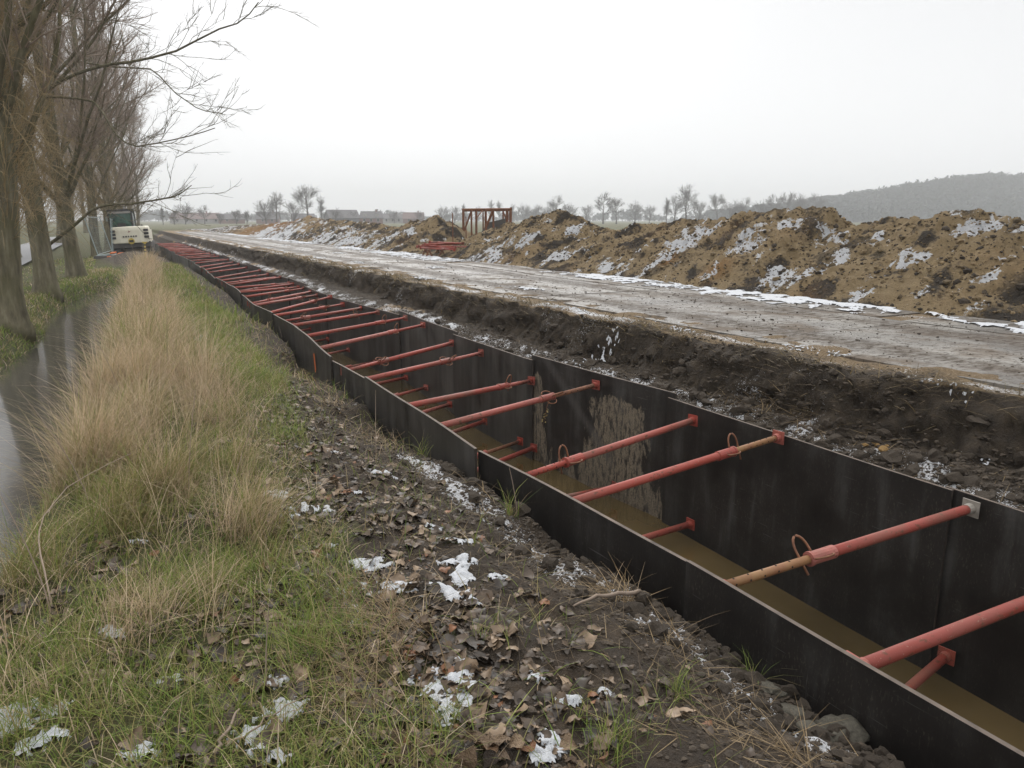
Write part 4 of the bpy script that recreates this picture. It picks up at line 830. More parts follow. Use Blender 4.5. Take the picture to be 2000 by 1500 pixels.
nl0 = len(lp_); lp_ = np.concatenate([lp_, fp]); ls_ = np.concatenate([ls_, rl.uniform(0.008, 0.03, len(fp))]); lz_ = np.concatenate([lz_, gz(fp[:, 0], fp[:, 1]) - 0.006]); rest = np.concatenate([rest, np.arange(nl0, len(lp_))])
Vs, Qs, Cs = [], [], []; o = 0
LC = np.array([(0.042, 0.032, 0.024), (0.07, 0.049, 0.033), (0.105, 0.072, 0.046), (0.17, 0.118, 0.073), (0.26, 0.185, 0.12), (0.055, 0.043, 0.032), (0.19, 0.08, 0.032)])
for i in rest:
    v, q = LG[int(rl.integers(12))]; rm = Matrix.Rotation(rl.uniform(0, 6.28), 3, 'Z') @ Matrix.Rotation(rl.normal(0, 0.3), 3, 'X') @ Matrix.Rotation(rl.normal(0, 0.3), 3, 'Y')
    Vs.append(v @ np.array(rm).T*ls_[i] + [lp_[i, 0], lp_[i, 1], lz_[i] + 0.012]); Qs.append(q + o); o += len(v); Cs.append(np.repeat(LC[[rl.choice(7, p=[.2, .24, .2, .16, .09, .08, .03])]], len(v), 0))
me = mesh_np('leaf_litter', np.concatenate(Vs), np.concatenate(Qs)); vcol(me, 'col', np.concatenate(Cs))
tag(obj('leaf_litter', me, M['leafv']), 'brown fallen poplar leaves lying thick on the berm', kind='stuff')

# ------------------------------------------------------------------ grasses
def blades(x, y, z, h, w, lean, az, droop, colr, K=5):
    n = len(x); t = np.linspace(0, 1, K)[None, :]
    dx, dy = np.cos(az)[:, None], np.sin(az)[:, None]
    out = h[:, None]*(np.sin(lean)[:, None]*t + droop[:, None]*t**2.4); up = h[:, None]*(np.cos(lean)[:, None]*t - 0.55*droop[:, None]*t**2.6)
    cx = x[:, None] + dx*out; cy_ = y[:, None] + dy*out; cz_ = np.maximum(z[:, None] + up, z[:, None] + 0.004 - 0.02*(t == 0))
    pa = az + rg.uniform(0.6, 2.5, n); ww = (w[:, None]*(1 - 0.85*t**1.6))/2
    ox, oy = np.cos(pa)[:, None]*ww, np.sin(pa)[:, None]*ww
    V = np.stack([np.stack([cx-ox, cy_-oy, cz_], -1), np.stack([cx+ox, cy_+oy, cz_], -1)], 2).reshape(-1, 3)
    b = (np.arange(n)*2*K)[:, None]; k = np.arange(K-1)[None, :]*2
    Q = np.stack([b+k, b+k+1, b+k+3, b+k+2], -1).reshape(-1, 4)
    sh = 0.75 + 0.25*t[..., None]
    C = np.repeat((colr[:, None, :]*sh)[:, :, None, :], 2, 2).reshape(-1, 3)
    return V, Q, C
rg = np.random.default_rng(31)
def pick(pal, n, p=None): 
    pal = np.array(pal); c = pal[rg.choice(len(pal), n, p=p)]; return c*rg.uniform(0.75, 1.25, (n, 1))
TAN = [(0.60, 0.465, 0.31), (0.70, 0.56, 0.40), (0.52, 0.40, 0.26), (0.50, 0.40, 0.23), (0.62, 0.46, 0.32)]
OLV = [(0.25, 0.21, 0.08), (0.33, 0.265, 0.12), (0.19, 0.19, 0.055), (0.40, 0.32, 0.16)]
GRN = [(0.19, 0.265, 0.048), (0.25, 0.32, 0.068), (0.13, 0.195, 0.038), (0.31, 0.34, 0.095), (0.32, 0.30, 0.11)]
def grass_obj(name, parts, label):
    Vs, Qs, Cs, o = [], [], [], 0
    for V, Q, C in parts: Vs.append(V); Qs.append(Q+o); Cs.append(C); o += len(V)
    me = mesh_np(name, np.concatenate(Vs), np.concatenate(Qs)); vcol(me, 'col', np.concatenate(Cs))
    return tag(obj(name, me, M['grass']), label, kind='stuff')
def region(n, y0, y1, fn, pw=1.0):
    X, Y = [], []; c = 0
    while c < n:
        m = n*2; y = y0 + (y1-y0)*rg.uniform(0, 1, m)**pw; x = rg.uniform(-2.0, 2.2, m); k = rg.uniform(0, 1, m) < fn(x, y); X.append(x[k]); Y.append(y[k]); c += k.sum()
    return np.concatenate(X)[:n], np.concatenate(Y)[:n]
def tall_d(x, y):
    c = np.interp(y, [2.0, 3, 4.5, 6, 10, 16, 25, 31], [-0.45, 0.0, 0.06, 0.02, 0.10, 0.25, 0.68, 0.95]); w = np.interp(y, [2, 3.0, 4.5, 6, 10, 16, 25, 31], [0.30, 0.42, 0.58, 0.58, 0.50, 0.45, 0.38, 0.30])
    d = np.exp(-np.abs((x-c)/w)**4)*np.clip(0.50 + 2.4*fbm(x*1.7, y*1.2, 3, 171), 0.03, 1)
    return d*sst(2.3, 3.6, y)*(x > d_r(y) + 0.20)
def tall():
    parts = []
    for n, y0, y1, hm, wd in ((26000, 2.4, 7.5, 0.44, 0.0030), (26000, 7.0, 15, 0.44, 0.0048), (16000, 14, 31.5, 0.44, 0.0085)):
        x, y = region(n, y0, y1, tall_d); z = gz(x, y)
        cl = fbm(x*2.4, y*2.0, 2, 175); h = hm*rg.uniform(0.2, 1.2, n)*np.clip(0.8 + 1.9*cl, 0.3, 1.6)*np.interp(y, [2.4, 3.4, 4.6, 7], [0.5, 0.7, 0.95, 1.1])*np.clip(0.35 + (x - d_r(y))/0.75, 0.35, 1); az = np.where(rg.uniform(0, 1, n) < 0.45, 5.9 + 1.3*pn(x*1.4, y*1.1, 179) + rg.normal(0, 0.5, n), rg.uniform(0, 6.28, n)); lean = np.abs(rg.normal(0.30, 0.30, n)); lean = np.where(rg.uniform(0, 1, n) < 0.10, rg.uniform(0.7, 1.3, n), lean); droop = np.abs(rg.normal(0.25, 0.26, n))
        tanf = np.clip(0.60 + 1.5*fbm(x*1.1 + 3, y*0.8, 3, 178) + np.interp(y, [3, 6, 12], [-0.1, 0.05, 0.25]) + 0.25*sst(0.2, 0.9, x), 0.1, 0.95)
        c = np.where((rg.uniform(0, 1, n) < tanf)[:, None], pick(TAN, n), np.where((rg.uniform(0, 1, n) < 0.3)[:, None], pick(GRN, n), pick(OLV, n)))
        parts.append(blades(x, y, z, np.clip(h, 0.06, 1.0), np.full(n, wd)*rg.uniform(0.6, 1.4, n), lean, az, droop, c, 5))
    return parts
grass_obj('tall_dry_grass', tall(), 'tall straw coloured dry grass standing along the berm')
def under():
    parts = []
    for n, y0, y1, wd in ((26000, 1.2, 7.5, 0.0034), (18000, 7, 15, 0.006), (12000, 14, 32, 0.011)):
        x, y = region(n, y0, y1, lambda x, y: ((x < np.interp(y, [0, 2, 4, 8, 14, 22, 32], [0.5, 0.7, 0.95, 1.45, 1.6, 1.9, 2.2]) + np.where(rg.uniform(0, 1, len(x)) < 0.10, 0.8, 0))*(x < lw(y) - 0.1)*(x > d_r(y) + 0.04))*np.clip(0.5 + 1.3*fbm(x*1.5, y*1.5, 3, 181), 0.2, 1)); z = gz(x, y)
        h = rg.uniform(0.04, 0.17, n)*(1 + 0.25*(y > 7)); grn = np.clip(0.68 + 1.0*fbm(x*1.1 + 8, y*1.1, 3, 184), 0.15, 1)
        c = np.where((rg.uniform(0, 1, n) < grn)[:, None], pick(GRN, n), pick(OLV + TAN[:2], n))
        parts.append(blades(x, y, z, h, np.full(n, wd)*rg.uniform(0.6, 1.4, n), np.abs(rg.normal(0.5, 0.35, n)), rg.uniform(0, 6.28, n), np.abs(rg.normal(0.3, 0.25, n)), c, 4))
    n = 9000; x = rg.uniform(-1.1, 0.75, n); y = rg.uniform(0.9, 2.9, n); k = (x > d_r(y) + 0.05) & (rg.uniform(0, 1, n) < np.clip(0.7 + 1.2*fbm(x*2, y*2, 2, 182), 0.25, 1)); x, y = x[k], y[k]; n = len(x)
    parts.append(blades(x, y, gz(x, y), rg.uniform(0.04, 0.14, n), np.full(n, 0.0032)*rg.uniform(0.6, 1.4, n), np.abs(rg.normal(0.6, 0.35, n)), rg.uniform(0, 6.28, n), np.abs(rg.normal(0.35, 0.25, n)), np.where((rg.uniform(0, 1, n) < 0.72)[:, None], pick(GRN, n), pick(OLV, n)), 4))
    # bright green tussocks
    for (u, v, r, n) in [(470, 735, .5, 1500), (490, 705, .5, 900), (390, 640, .7, 1300), (395, 610, .7, 1200), (350, 560, .9, 1200), (430, 620, .6, 1000), (410, 670, .5, 900), (450, 690, .5, 700), (370, 590, .8, 1000), (340, 540, .9, 900), (500, 760, .35, 600), (430, 720, .3, 400), (640, 1255, .16, 900), (580, 1240, .2, 900), (360, 1170, .25, 900), (450, 1130, .25, 800), (960, 1240, .06, 120), (1200, 1440, .08, 160), (1130, 1400, .07, 130), (1180, 1480, .08, 160), (860, 1420, .1, 150), (1330, 1365, .05, 90), (740, 1010, .08, 120), (830, 890, .06, 80), (600, 1170, .2, 500), (1000, 1010, .04, 40), (130, 1240, .2, 500), (60, 1440, .15, 500), (330, 1380, .2, 500), (1470, 1330, .03, 40)]:
        n = int(n*0.6) if v < 800 else n; x0, y0 = hit(u, v); x = x0 + rg.normal(0, r*0.45, n); y = y0 + rg.normal(0, r*0.6, n); k = (x < lw(y) - 0.1) & (x > d_r(y)) & (rg.uniform(0, 1, n) < np.clip(0.6 + 2.0*fbm(x*3, y*2, 2, 187), 0.1, 1)); x, y = x[k], y[k]; n = len(x); d = math.hypot(x0, y0)
        parts.append(blades(x, y, gz(x, y), rg.uniform(0.06, 0.20, n)*(0.8 if d < 4 else 1.4), np.full(n, 0.0012 + 0.0007*d)*rg.uniform(0.6, 1.3, n), np.abs(rg.normal(0.35, 0.3, n)), rg.uniform(0, 6.28, n), np.abs(rg.normal(0.35, 0.25, n)), np.where((rg.uniform(0, 1, n) < 0.75)[:, None], pick(GRN[:4], n), pick(OLV, n)), 4))
    return parts
grass_obj('green_grass', under(), 'short green and olive grass growing on the berm')
def straw():                                    # flattened stalks, maize trash and roots
    parts = []
    def lay(x, y, L, wd, pal, H=gz, up=0.06):
        n = len(x); z = H(x, y) + 0.006
        return blades(x, y, z, L, wd, np.clip(rg.normal(1.38, 0.14, n), 0.4, 1.52), rg.uniform(0, 6.28, n), rg.uniform(0, 0.12, n), pick(pal, n), 4)
    BR = [(0.15, 0.105, 0.06), (0.24, 0.17, 0.09), (0.33, 0.24, 0.13), (0.10, 0.07, 0.042)]
    n = 3800; y = 1.2 + rg.beta(1, 1.3, n)*12; x = lw(y) - 0.25 - np.abs(rg.normal(0, 0.5, n)); k = x > d_r(y) + 0.4; x, y = x[k], y[k]; n = len(x)
    parts.append(lay(x, y, rg.uniform(0.03, 0.2, n), np.full(n, 0.003)*rg.uniform(0.6, 1.6, n), BR))
    for (u, v, r, n) in [(620, 760, .35, 120), (560, 700, .5, 160), (600, 720, .3, 90), (480, 600, .7, 150), (430, 560, .8, 130), (650, 790, .2, 80), (1190, 1160, .12, 70), (1230, 1170, .08, 60), (780, 1230, .18, 260), (720, 1180, .18, 200), (690, 1330, .2, 300), (1420, 1430, .1, 60), (740, 860, .25, 120), (960, 960, .12, 40), (1310, 1250, .06, 40), (460, 585, .5, 120), (520, 640, .4, 120), (655, 740, .25, 100), (1560, 1490, .06, 50)]:
        x0, y0 = hit(u, v); d = math.hypot(x0, y0); x = x0 + rg.normal(0, r*0.4, n); y = y0 + rg.normal(0, r*0.7, n); k = x < lw(y) - 0.05; x, y = x[k], y[k]; n = len(x)
        parts.append(blades(x, y, gz(x, y) + 0.005, rg.uniform(0.05, 0.24, n), np.full(n, 0.0012 + 0.0010*d)*rg.uniform(0.5, 1.4, n), np.clip(rg.normal(1.22, 0.28, n), 0.2, 1.52), rg.normal(2.4, 1.1, n), rg.uniform(0, 0.45, n), pick([(0.36, 0.26, 0.14), (0.28, 0.195, 0.10), (0.44, 0.33, 0.20), (0.17, 0.12, 0.07)], n), 5))
    n = 7000; y = 2.2 + rg.beta(1, 1.6, n)*28; x = lip(y) + rg.normal(0.08, 0.13, n); k = rg.uniform(0, 1, n) < np.clip(0.5 + 1.6*fbm(x, y*0.8, 2, 193), 0.1, 1); x, y = x[k], y[k]; n = len(x)
    parts.append(blades(x, y, gz(x, y) + 0.01, rg.uniform(0.05, 0.22, n), (0.003 + 0.0007*y)*rg.uniform(0.6, 1.4, n), np.clip(rg.normal(1.25, 0.3, n), 0.2, 1.5), rg.normal(3.3, 1.2, n), rg.uniform(0, 0.5, n), pick([(0.27, 0.20, 0.10), (0.38, 0.285, 0.15), (0.18, 0.14, 0.07), (0.13, 0.10, 0.055)], n), 4))
    n = 900; y = 2.0 + rg.beta(1, 1.6, n)*14; x = rw(y) + rg.uniform(0.05, 0.8, n)
    parts.append(lay(x, y, rg.uniform(0.05, 0.2, n), np.full(n, 0.004)*rg.uniform(0.6, 1.4, n), BR))
    n = 260; y = rg.normal(4.2, 0.35, n); x = rw(y) + 0.45 + rg.normal(0, 0.12, n)
    parts.append(lay(x, y, rg.uniform(0.1, 0.3, n), np.full(n, 0.007)*rg.uniform(0.6, 1.4, n), BR))
    return parts
grass_obj('straw_debris', straw(), 'scattered straw, stalks and roots along both edges of the trench')
def verge():
    n = 26000; y = 8 + rg.uniform(0, 1, n)**1.3*40; x = np.where(rg.uniform(0, 1, n) < 0.75, d_l(np.minimum(y, 33)) - np.abs(rg.normal(0, 0.7, n)), rg.uniform(-3.6, 2.0, n)); k = (x < d_l(y)-0.05) | (y > 34.2); k &= (x > -3.65) & (x < 1.9) & ((y < 37) | (x < -0.8)); x, y = x[k], y[k]; n = len(x)
    c = np.where((rg.uniform(0, 1, n) < np.clip(0.5 + fbm(x, y*0.6, 3, 191), 0, 1))[:, None], pick(GRN[:4], n), pick(OLV + TAN[:2], n))
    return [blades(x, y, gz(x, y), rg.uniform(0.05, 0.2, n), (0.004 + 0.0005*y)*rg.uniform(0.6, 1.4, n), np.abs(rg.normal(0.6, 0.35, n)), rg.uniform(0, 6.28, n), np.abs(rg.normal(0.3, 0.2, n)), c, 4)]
grass_obj('verge_grass', verge(), 'short grass on the bank under the row of trees', )
# single weeds and canes
def weeds():
    P, R = [], []
    for (u, v, L, lean, az) in [(100, 1200, 0.5, 0.15, 2.5), (520, 1340, 0.28, 0.05, 0), (735, 900, 0.5, 0.06, 1), (1010, 1010, 0.3, 0.1, 2), (560, 720, 0.6, 0.1, 4), (420, 690, 0.6, 0.08, 4), (330, 760, 0.7, 0.1, 5), (250, 820, 0.7, 0.12, 3), (370, 980, 0.6, 0.15, 1), (450, 1010, 0.5, 0.2, 0.5), (180, 1000, 0.7, 0.2, 2.8), (280, 640, 0.8, 0.1, 1), (230, 640, 0.7, 0.1, 2)]:
        x, y = hit(u, v); z = float(gz(x, y)); t = np.linspace(0, 1, 6)
        P.append(np.stack([x + math.cos(az)*L*lean*t**1.5*2, y + math.sin(az)*L*lean*t**1.5*2, z + L*t], -1)); R.append(0.0035*(1-0.6*t))
    V, Q = tubes_np(np.array(P), np.array(R), 5)
    tag(obj('dead_weed_stalks', mesh_np('dead_weed_stalks', V, Q), M['twig']), 'thin dead brown weed stalks standing in the grass', kind='stuff')
weeds()
def fallen_branch(pts, r, label):
    W = []
    for (u, v, dz) in pts: x, y = hit(u, v); W.append((x, y, float(gz(x, y)) + dz))
    W = np.array(W); m = MB(); t = np.linspace(0, 1, 12); tt = np.linspace(0, 1, len(W)); c = np.stack([np.interp(t, tt, W[:, i]) for i in range(3)], -1); b = c[0].copy(); c = c + 0.004*np.random.default_rng(int(r*1e5)).normal(size=c.shape)
    m.tube(c - b, np.linspace(r, r*0.4, 12), 6); tag(m.build('fallen_branch', M['twig'], None, True, tuple(b)), label, 'branch')
fallen_branch([(400, 1510, 0.02), (430, 1470, 0.03), (470, 1420, 0.06)], 0.008, 'short pale broken stick lying at the bottom left edge')
fallen_branch([(445, 1480, 0.03), (530, 1430, 0.05), (600, 1385, 0.05)], 0.0035, 'thin twig lying across snow near the bottom left')
fallen_branch([(105, 1195, 0.0), (88, 1140, 0.12), (85, 1105, 0.2), (150, 1050, 0.28), (270, 985, 0.30)], 0.0042, 'arching brown bramble cane over the ditch bank at left')
fallen_branch([(1250, 1165, 0.02), (1170, 1180, 0.03), (1120, 1190, 0.02)], 0.011, 'split straw coloured stalk lying against the near panels')

# ------------------------------------------------------------------ bare trees
def polyline_at(P, i, t):
    K = P.shape[1]; f = t*(K-1); k = np.minimum(f.astype(int), K-2); w = (f - k)[:, None]
    a = P[i, k]; b = P[i, k+1]; d = b - a; d /= np.linalg.norm(d, axis=1)[:, None] + 1e-9
    return a*(1-w) + b*w, d
def grow(P, n, tmin, L0, L1, a0, a1, up, K, r, tpow=1.0):
    i = r.integers(0, len(P), n); t = tmin + (1-tmin)*r.uniform(0, 1, n)**tpow; p, d = polyline_at(P, i, t)
    q = r.normal(size=(n, 3)); q -= (q*d).sum(1)[:, None]*d; q /= np.linalg.norm(q, axis=1)[:, None] + 1e-9
    an = r.uniform(a0, a1, n)[:, None]; v = d*np.cos(an) + q*np.sin(an); v[:, 2] += up*0.5; v /= np.linalg.norm(v, axis=1)[:, None]
    L = r.uniform(L0, L1, n)*(1.15 - 0.5*t); s = np.linspace(0, 1, K)
    out = np.empty((n, K, 3)); out[:, 0] = p; cur = p.copy(); dv = v.copy()
    for k in range(1, K):
        cur = cur + dv*(L/(K-1))[:, None]; out[:, k] = cur
        dv = dv + r.normal(0, 0.13, (n, 3)); dv[:, 2] += up*0.35; dv /= np.linalg.norm(dv, axis=1)[:, None]
    return out
def taper(n, K, r0, r1): return np.repeat(np.linspace(r0, r1, K)[None], n, 0)
def trunk_geo(H, r0, r, lean=(0, 0), sides=14):
    z = np.concatenate([[-0.25, 0, 0.15, 0.4, 0.8], np.linspace(1.5, H, 14)]); rad = r0*np.clip(1 - z/H, 0, 1)**0.8*0.95 + 0.02 + r0*0.55*np.exp(-np.clip(z, 0, 9)/0.35)
    w = np.cumsum(r.normal(0, 0.05, (len(z), 2)), 0)*np.clip(z/4, 0, 1)[:, None]; p = np.stack([w[:, 0] + lean[0]*z, w[:, 1] + lean[1]*z, z], -1)
    m = MB(); m.tube(p, rad, sides); V = m.v[0]
    th = np.arctan2(V[:, 1], V[:, 0]); V[:, :2] *= (1 + (0.10*np.exp(-np.clip(V[:, 2], 0, 9)/0.6)*np.sin(th*5 + 1) + 0.04*pn(th*3, V[:, 2]*2, 5)))[:, None]
    return m, p, rad
def limbs_from(p, rad, n, h0, h1, L0, L1, el0, el1, r, K=7, upc=0.18):
    h = h0 + (h1-h0)*r.uniform(0, 1, n); az = r.uniform(0, 6.28, n); el = np.radians(r.uniform(el0, el1, n)); H = p[-1, 2]
    b = np.stack([np.interp(h, p[:, 2], p[:, 0]), np.interp(h, p[:, 2], p[:, 1]), h], -1); rr = np.interp(h, p[:, 2], rad)
    d = np.stack([np.cos(az)*np.cos(el), np.sin(az)*np.cos(el), np.sin(el)], -1); L = r.uniform(L0, L1, n)*(1.1 - 0.65*h/H)
    out = np.empty((n, K, 3)); out[:, 0] = b; cur = b.copy()
    for k in range(1, K):
        cur = cur + d*(L/(K-1))[:, None]; out[:, k] = cur; d = d + r.normal(0, 0.10, (n, 3)); d[:, 2] += upc*0.5; d /= np.linalg.norm(d, axis=1)[:, None]
    R = np.clip(rr*0.33, 0.015, 0.085)[:, None]*np.linspace(1, 0.22, K)[None]
    return out, R
def poplar(seed, H=21, r0=0.31, nl=54, ns=620, ntw=5200, shoots=900, low=2.2, twr=0.0045):
    r = np.random.default_rng(seed); m, p, rad = trunk_geo(H, r0, r, r.normal(0, 0.006, 2)); tm = m.mesh('trunk', True)
    L, R = limbs_from(p, rad, nl, low, H*0.93, 3.6, 7.6, 32, 72, r, 7, 0.17)
    S = grow(L, ns, 0.22, 0.9, 2.8, 0.4, 0.95, 0.28, 5, r); T = grow(S, ntw, 0.15, 0.25, 0.95, 0.35, 0.9, 0.22, 4, r); T2 = grow(L, ntw//3, 0.3, 0.3, 1.1, 0.4, 1.0, 0.3, 4, r)
    V, Q = join_np([tubes_np(L, R, 6), tubes_np(S, taper(len(S), 5, 0.017, 0.005), 4), tubes_np(T, taper(len(T), 4, twr*1.25, twr*0.5), 3), tubes_np(T2, taper(len(T2), 4, twr*1.4, twr*0.6), 3)])
    nlq = len(L)*6*6; cm = mesh_np('crown', V, Q, mat_idx=np.concatenate([np.zeros(nlq), np.ones(len(Q)-nlq)]))
    n = shoots; h = 1.7 + 8.0*r.beta(1.3, 1.6, n); az = r.uniform(0, 6.28, n); rr = np.interp(h, p[:, 2], rad)*0.95
    b = np.stack([np.interp(h, p[:, 2], p[:, 0]) + np.cos(az)*rr, np.interp(h, p[:, 2], p[:, 1]) + np.sin(az)*rr, h], -1)
    hang = r.uniform(0, 1, n) < 0.35; el = np.where(hang, r.uniform(-0.1, 0.5, n), r.uniform(0.6, 1.25, n)); d = np.stack([np.cos(az)*np.cos(el), np.sin(az)*np.cos(el), np.sin(el)], -1); Ls = r.uniform(0.4, 1.7, n)
    P = np.empty((n, 5, 3)); P[:, 0] = b; cur = b.copy()
    for k in range(1, 5):
        cur = cur + d*(Ls/4)[:, None]; P[:, k] = cur; d = d + r.normal(0, 0.12, (n, 3)); d[:, 2] += np.where(hang, -0.35, 0.12); d /= np.linalg.norm(d, axis=1)[:, None]
    T3 = grow(P, n*2, 0.2, 0.15, 0.6, 0.3, 0.8, 0.1, 3, r)
    V, Q = join_np([tubes_np(P, taper(n, 5, 0.0065, 0.0028), 3), tubes_np(T3, taper(len(T3), 3, 0.0035, 0.0016), 3)]); sm = mesh_np('shoots', V, Q)
    return tm, cm, sm
POP = [poplar(301, 22, 0.285, 46, 560, 4200, 900, 2.8), poplar(302, 21, 0.265, 46, 560, 4200, 750, 2.6), poplar(303, 20, 0.235, 54, 680, 5200, 450, 2.0, 0.006)]
def place_poplar(k, x, y, z, rot, sc, label):
    e = tag(empty('poplar_tree', (x, y, z), (0, 0, rot)), label, 'tree', 'bare poplars in a row beside the ditch'); e.scale = (sc,)*3
    tm, cm, sm = POP[k]
    obj('trunk', tm, M['bark'], e); obj('crown', cm, [M['bark'], M['twig']], e); obj('shoots', sm, M['shoot'], e)
    return e
PT = [(0, (-2.05, 18.0), 2.1, 1.05, 'thick shaggy poplar trunk at the left edge of the picture'), (1, (-1.85, 25.8), 0.3, 1.0, 'shaggy poplar with a long low limb reaching towards the excavator'), (2, (-1.30, 32.2), 1.4, 1.12, 'poplar with mossy grey-green bark, third trunk from the left edge'), (1, at(181, 42), 3.3, 0.92, 'dark poplar standing just behind the leaning mesh fence'), (2, at(206, 49), 4.4, 1.0, 'poplar directly beside the left flank of the white excavator'), (0, at(226, 60), 5.0, 0.95, 'poplar right behind the excavator cab'), (2, at(243, 74), 0.9, 1.0, 'poplar behind the excavator, over its counterweight'), (1, at(255, 92), 2.7, 1.0, 'farther poplar whose twigs show right of the excavator roof'), (2, at(268, 114), 3.9, 0.95, 'farthest poplar at the right end of the row')]
trees = []
for k, (x, y), rot, sc, lb in PT: trees.append(place_poplar(k, x, y, float(gz(x, y)) - 0.03, rot, sc, lb))
for i, (u, t) in enumerate([(20, 40), (75, 52), (112, 66), (140, 85), (165, 105)]):
    x, y = at(u, t); place_poplar((i+1) % 3, x, y, float(gz(x, y)) - 0.03, i*1.3, 0.85 + 0.05*i, ['bare tree far across the lane at the left edge', 'bare tree across the lane between the two leftmost trunks', 'bare tree across the lane, between second and third poplar', 'slim bare tree across the lane left of the mossy trunk', 'farthest bare tree across the lane, behind the mesh fence'][i])
def limb_on(tree, pts, d0, d1, r0, seed, nsub, ntw):
    r = np.random.default_rng(seed); W = []
    for i, (u, v) in enumerate(pts):
        t = d0 + (d1-d0)*i/(len(pts)-1); W.append(ray(u, v)*t + [0, 0, CAM_H])
    W = np.array(W); s = np.linspace(0, 1, 14); c = np.stack([np.interp(s, np.linspace(0, 1, len(W)), W[:, i]) for i in range(3)], -1)
    inv = Matrix.LocRotScale(tree.location, tree.rotation_euler, tree.scale).inverted(); c = np.array([(inv @ Vector(p))[:] for p in c])[None]
    S = grow(c, nsub, 0.3, 0.8, 2.6, 0.35, 0.9, 0.10, 7, r); S = np.concatenate([S, grow(S, nsub*2, 0.2, 0.4, 1.2, 0.3, 0.8, 0.15, 7, r)]); nsub = len(S); T = grow(S, ntw, 0.1, 0.1, 0.4, 0.35, 0.9, 0.2, 4, r)
    V, Q = join_np([tubes_np(c, taper(1, 14, r0, 0.012), 8), tubes_np(S, taper(nsub, 7, 0.009, 0.003), 4), tubes_np(T, taper(ntw, 4, 0.0045, 0.0025), 3)])
    obj('limb', mesh_np('limb', V, Q), M['bark'], tree)
limb_on(trees[1], [(80, 190), (95, 171), (157, 140), (210, 126), (269, 120), (350, 98), (420, 59), (476, 42), (505, 4)], 22.1, 20.5, 0.06, 1, 20, 200)
limb_on(trees[1], [(90, 482), (120, 460), (156, 431), (177, 411), (208, 399), (260, 398), (320, 388), (348, 382), (374, 362)], 22.1, 21.0, 0.055, 2, 16, 160)
limb_on(trees[1], [(85, 190), (140, 190), (190, 200), (212, 240), (235, 275), (270, 287), (330, 275), (385, 262), (420, 250)], 22.1, 20.8, 0.032, 3, 14, 140)
limb_on(trees[2], [(150, 120), (215, 130), (300, 135), (340, 180), (390, 215), (435, 222)], 28.6, 27.0, 0.03, 4, 16, 160)
limb_on(trees[0], [(20, 60), (75, 20), (120, -20), (180, -70)], 15.4, 15.0, 0.07, 5, 14, 90)

def far_tree(seed, kind):
    r = np.random.default_rng(seed); H = 10.0
    if kind == 'oak': m, p, rad = trunk_geo(7.0, 0.26, r, r.normal(0, 0.02, 2), 7); L, R = limbs_from(p, rad, 22, 2.6, 6.8, 3.2, 5.6, 15, 65, r, 6, 0.12)
    elif kind == 'tall': m, p, rad = trunk_geo(9.5, 0.2, r, (0, 0), 7); L, R = limbs_from(p, rad, 34, 1.6, 9.3, 1.8, 3.0, 50, 75, r, 6, 0.2)
    else: m, p, rad = trunk_geo(6.0, 0.2, r, r.normal(0, 0.03, 2), 7); L, R = limbs_from(p, rad, 34, 0.4, 5.5, 3.4, 6.2, 25, 75, r, 6, 0.1)
    R = np.maximum(R*1.1, 0.03); S = grow(L, 210, 0.3, 1.0, 2.8, 0.35, 0.85, 0.12, 5, r); T = grow(S, 1100, 0.2, 0.4, 1.3, 0.35, 0.9, 0.1, 3, r)
    V, Q = join_np([tubes_np(L, R, 4), tubes_np(S, taper(210, 5, 0.032, 0.016), 3), tubes_np(T, taper(1100, 3, 0.015, 0.009), 3)])
    top = V[:, 2].max(); tm = m.mesh('trunk', True); cm = mesh_np('crown', V, Q)
    return tm, cm, top
FT = {'oak': [far_tree(400+i, 'oak') for i in range(3)], 'tall': [far_tree(410+i, 'tall') for i in range(2)], 'bush': [far_tree(420+i, 'bush') for i in range(3)]}
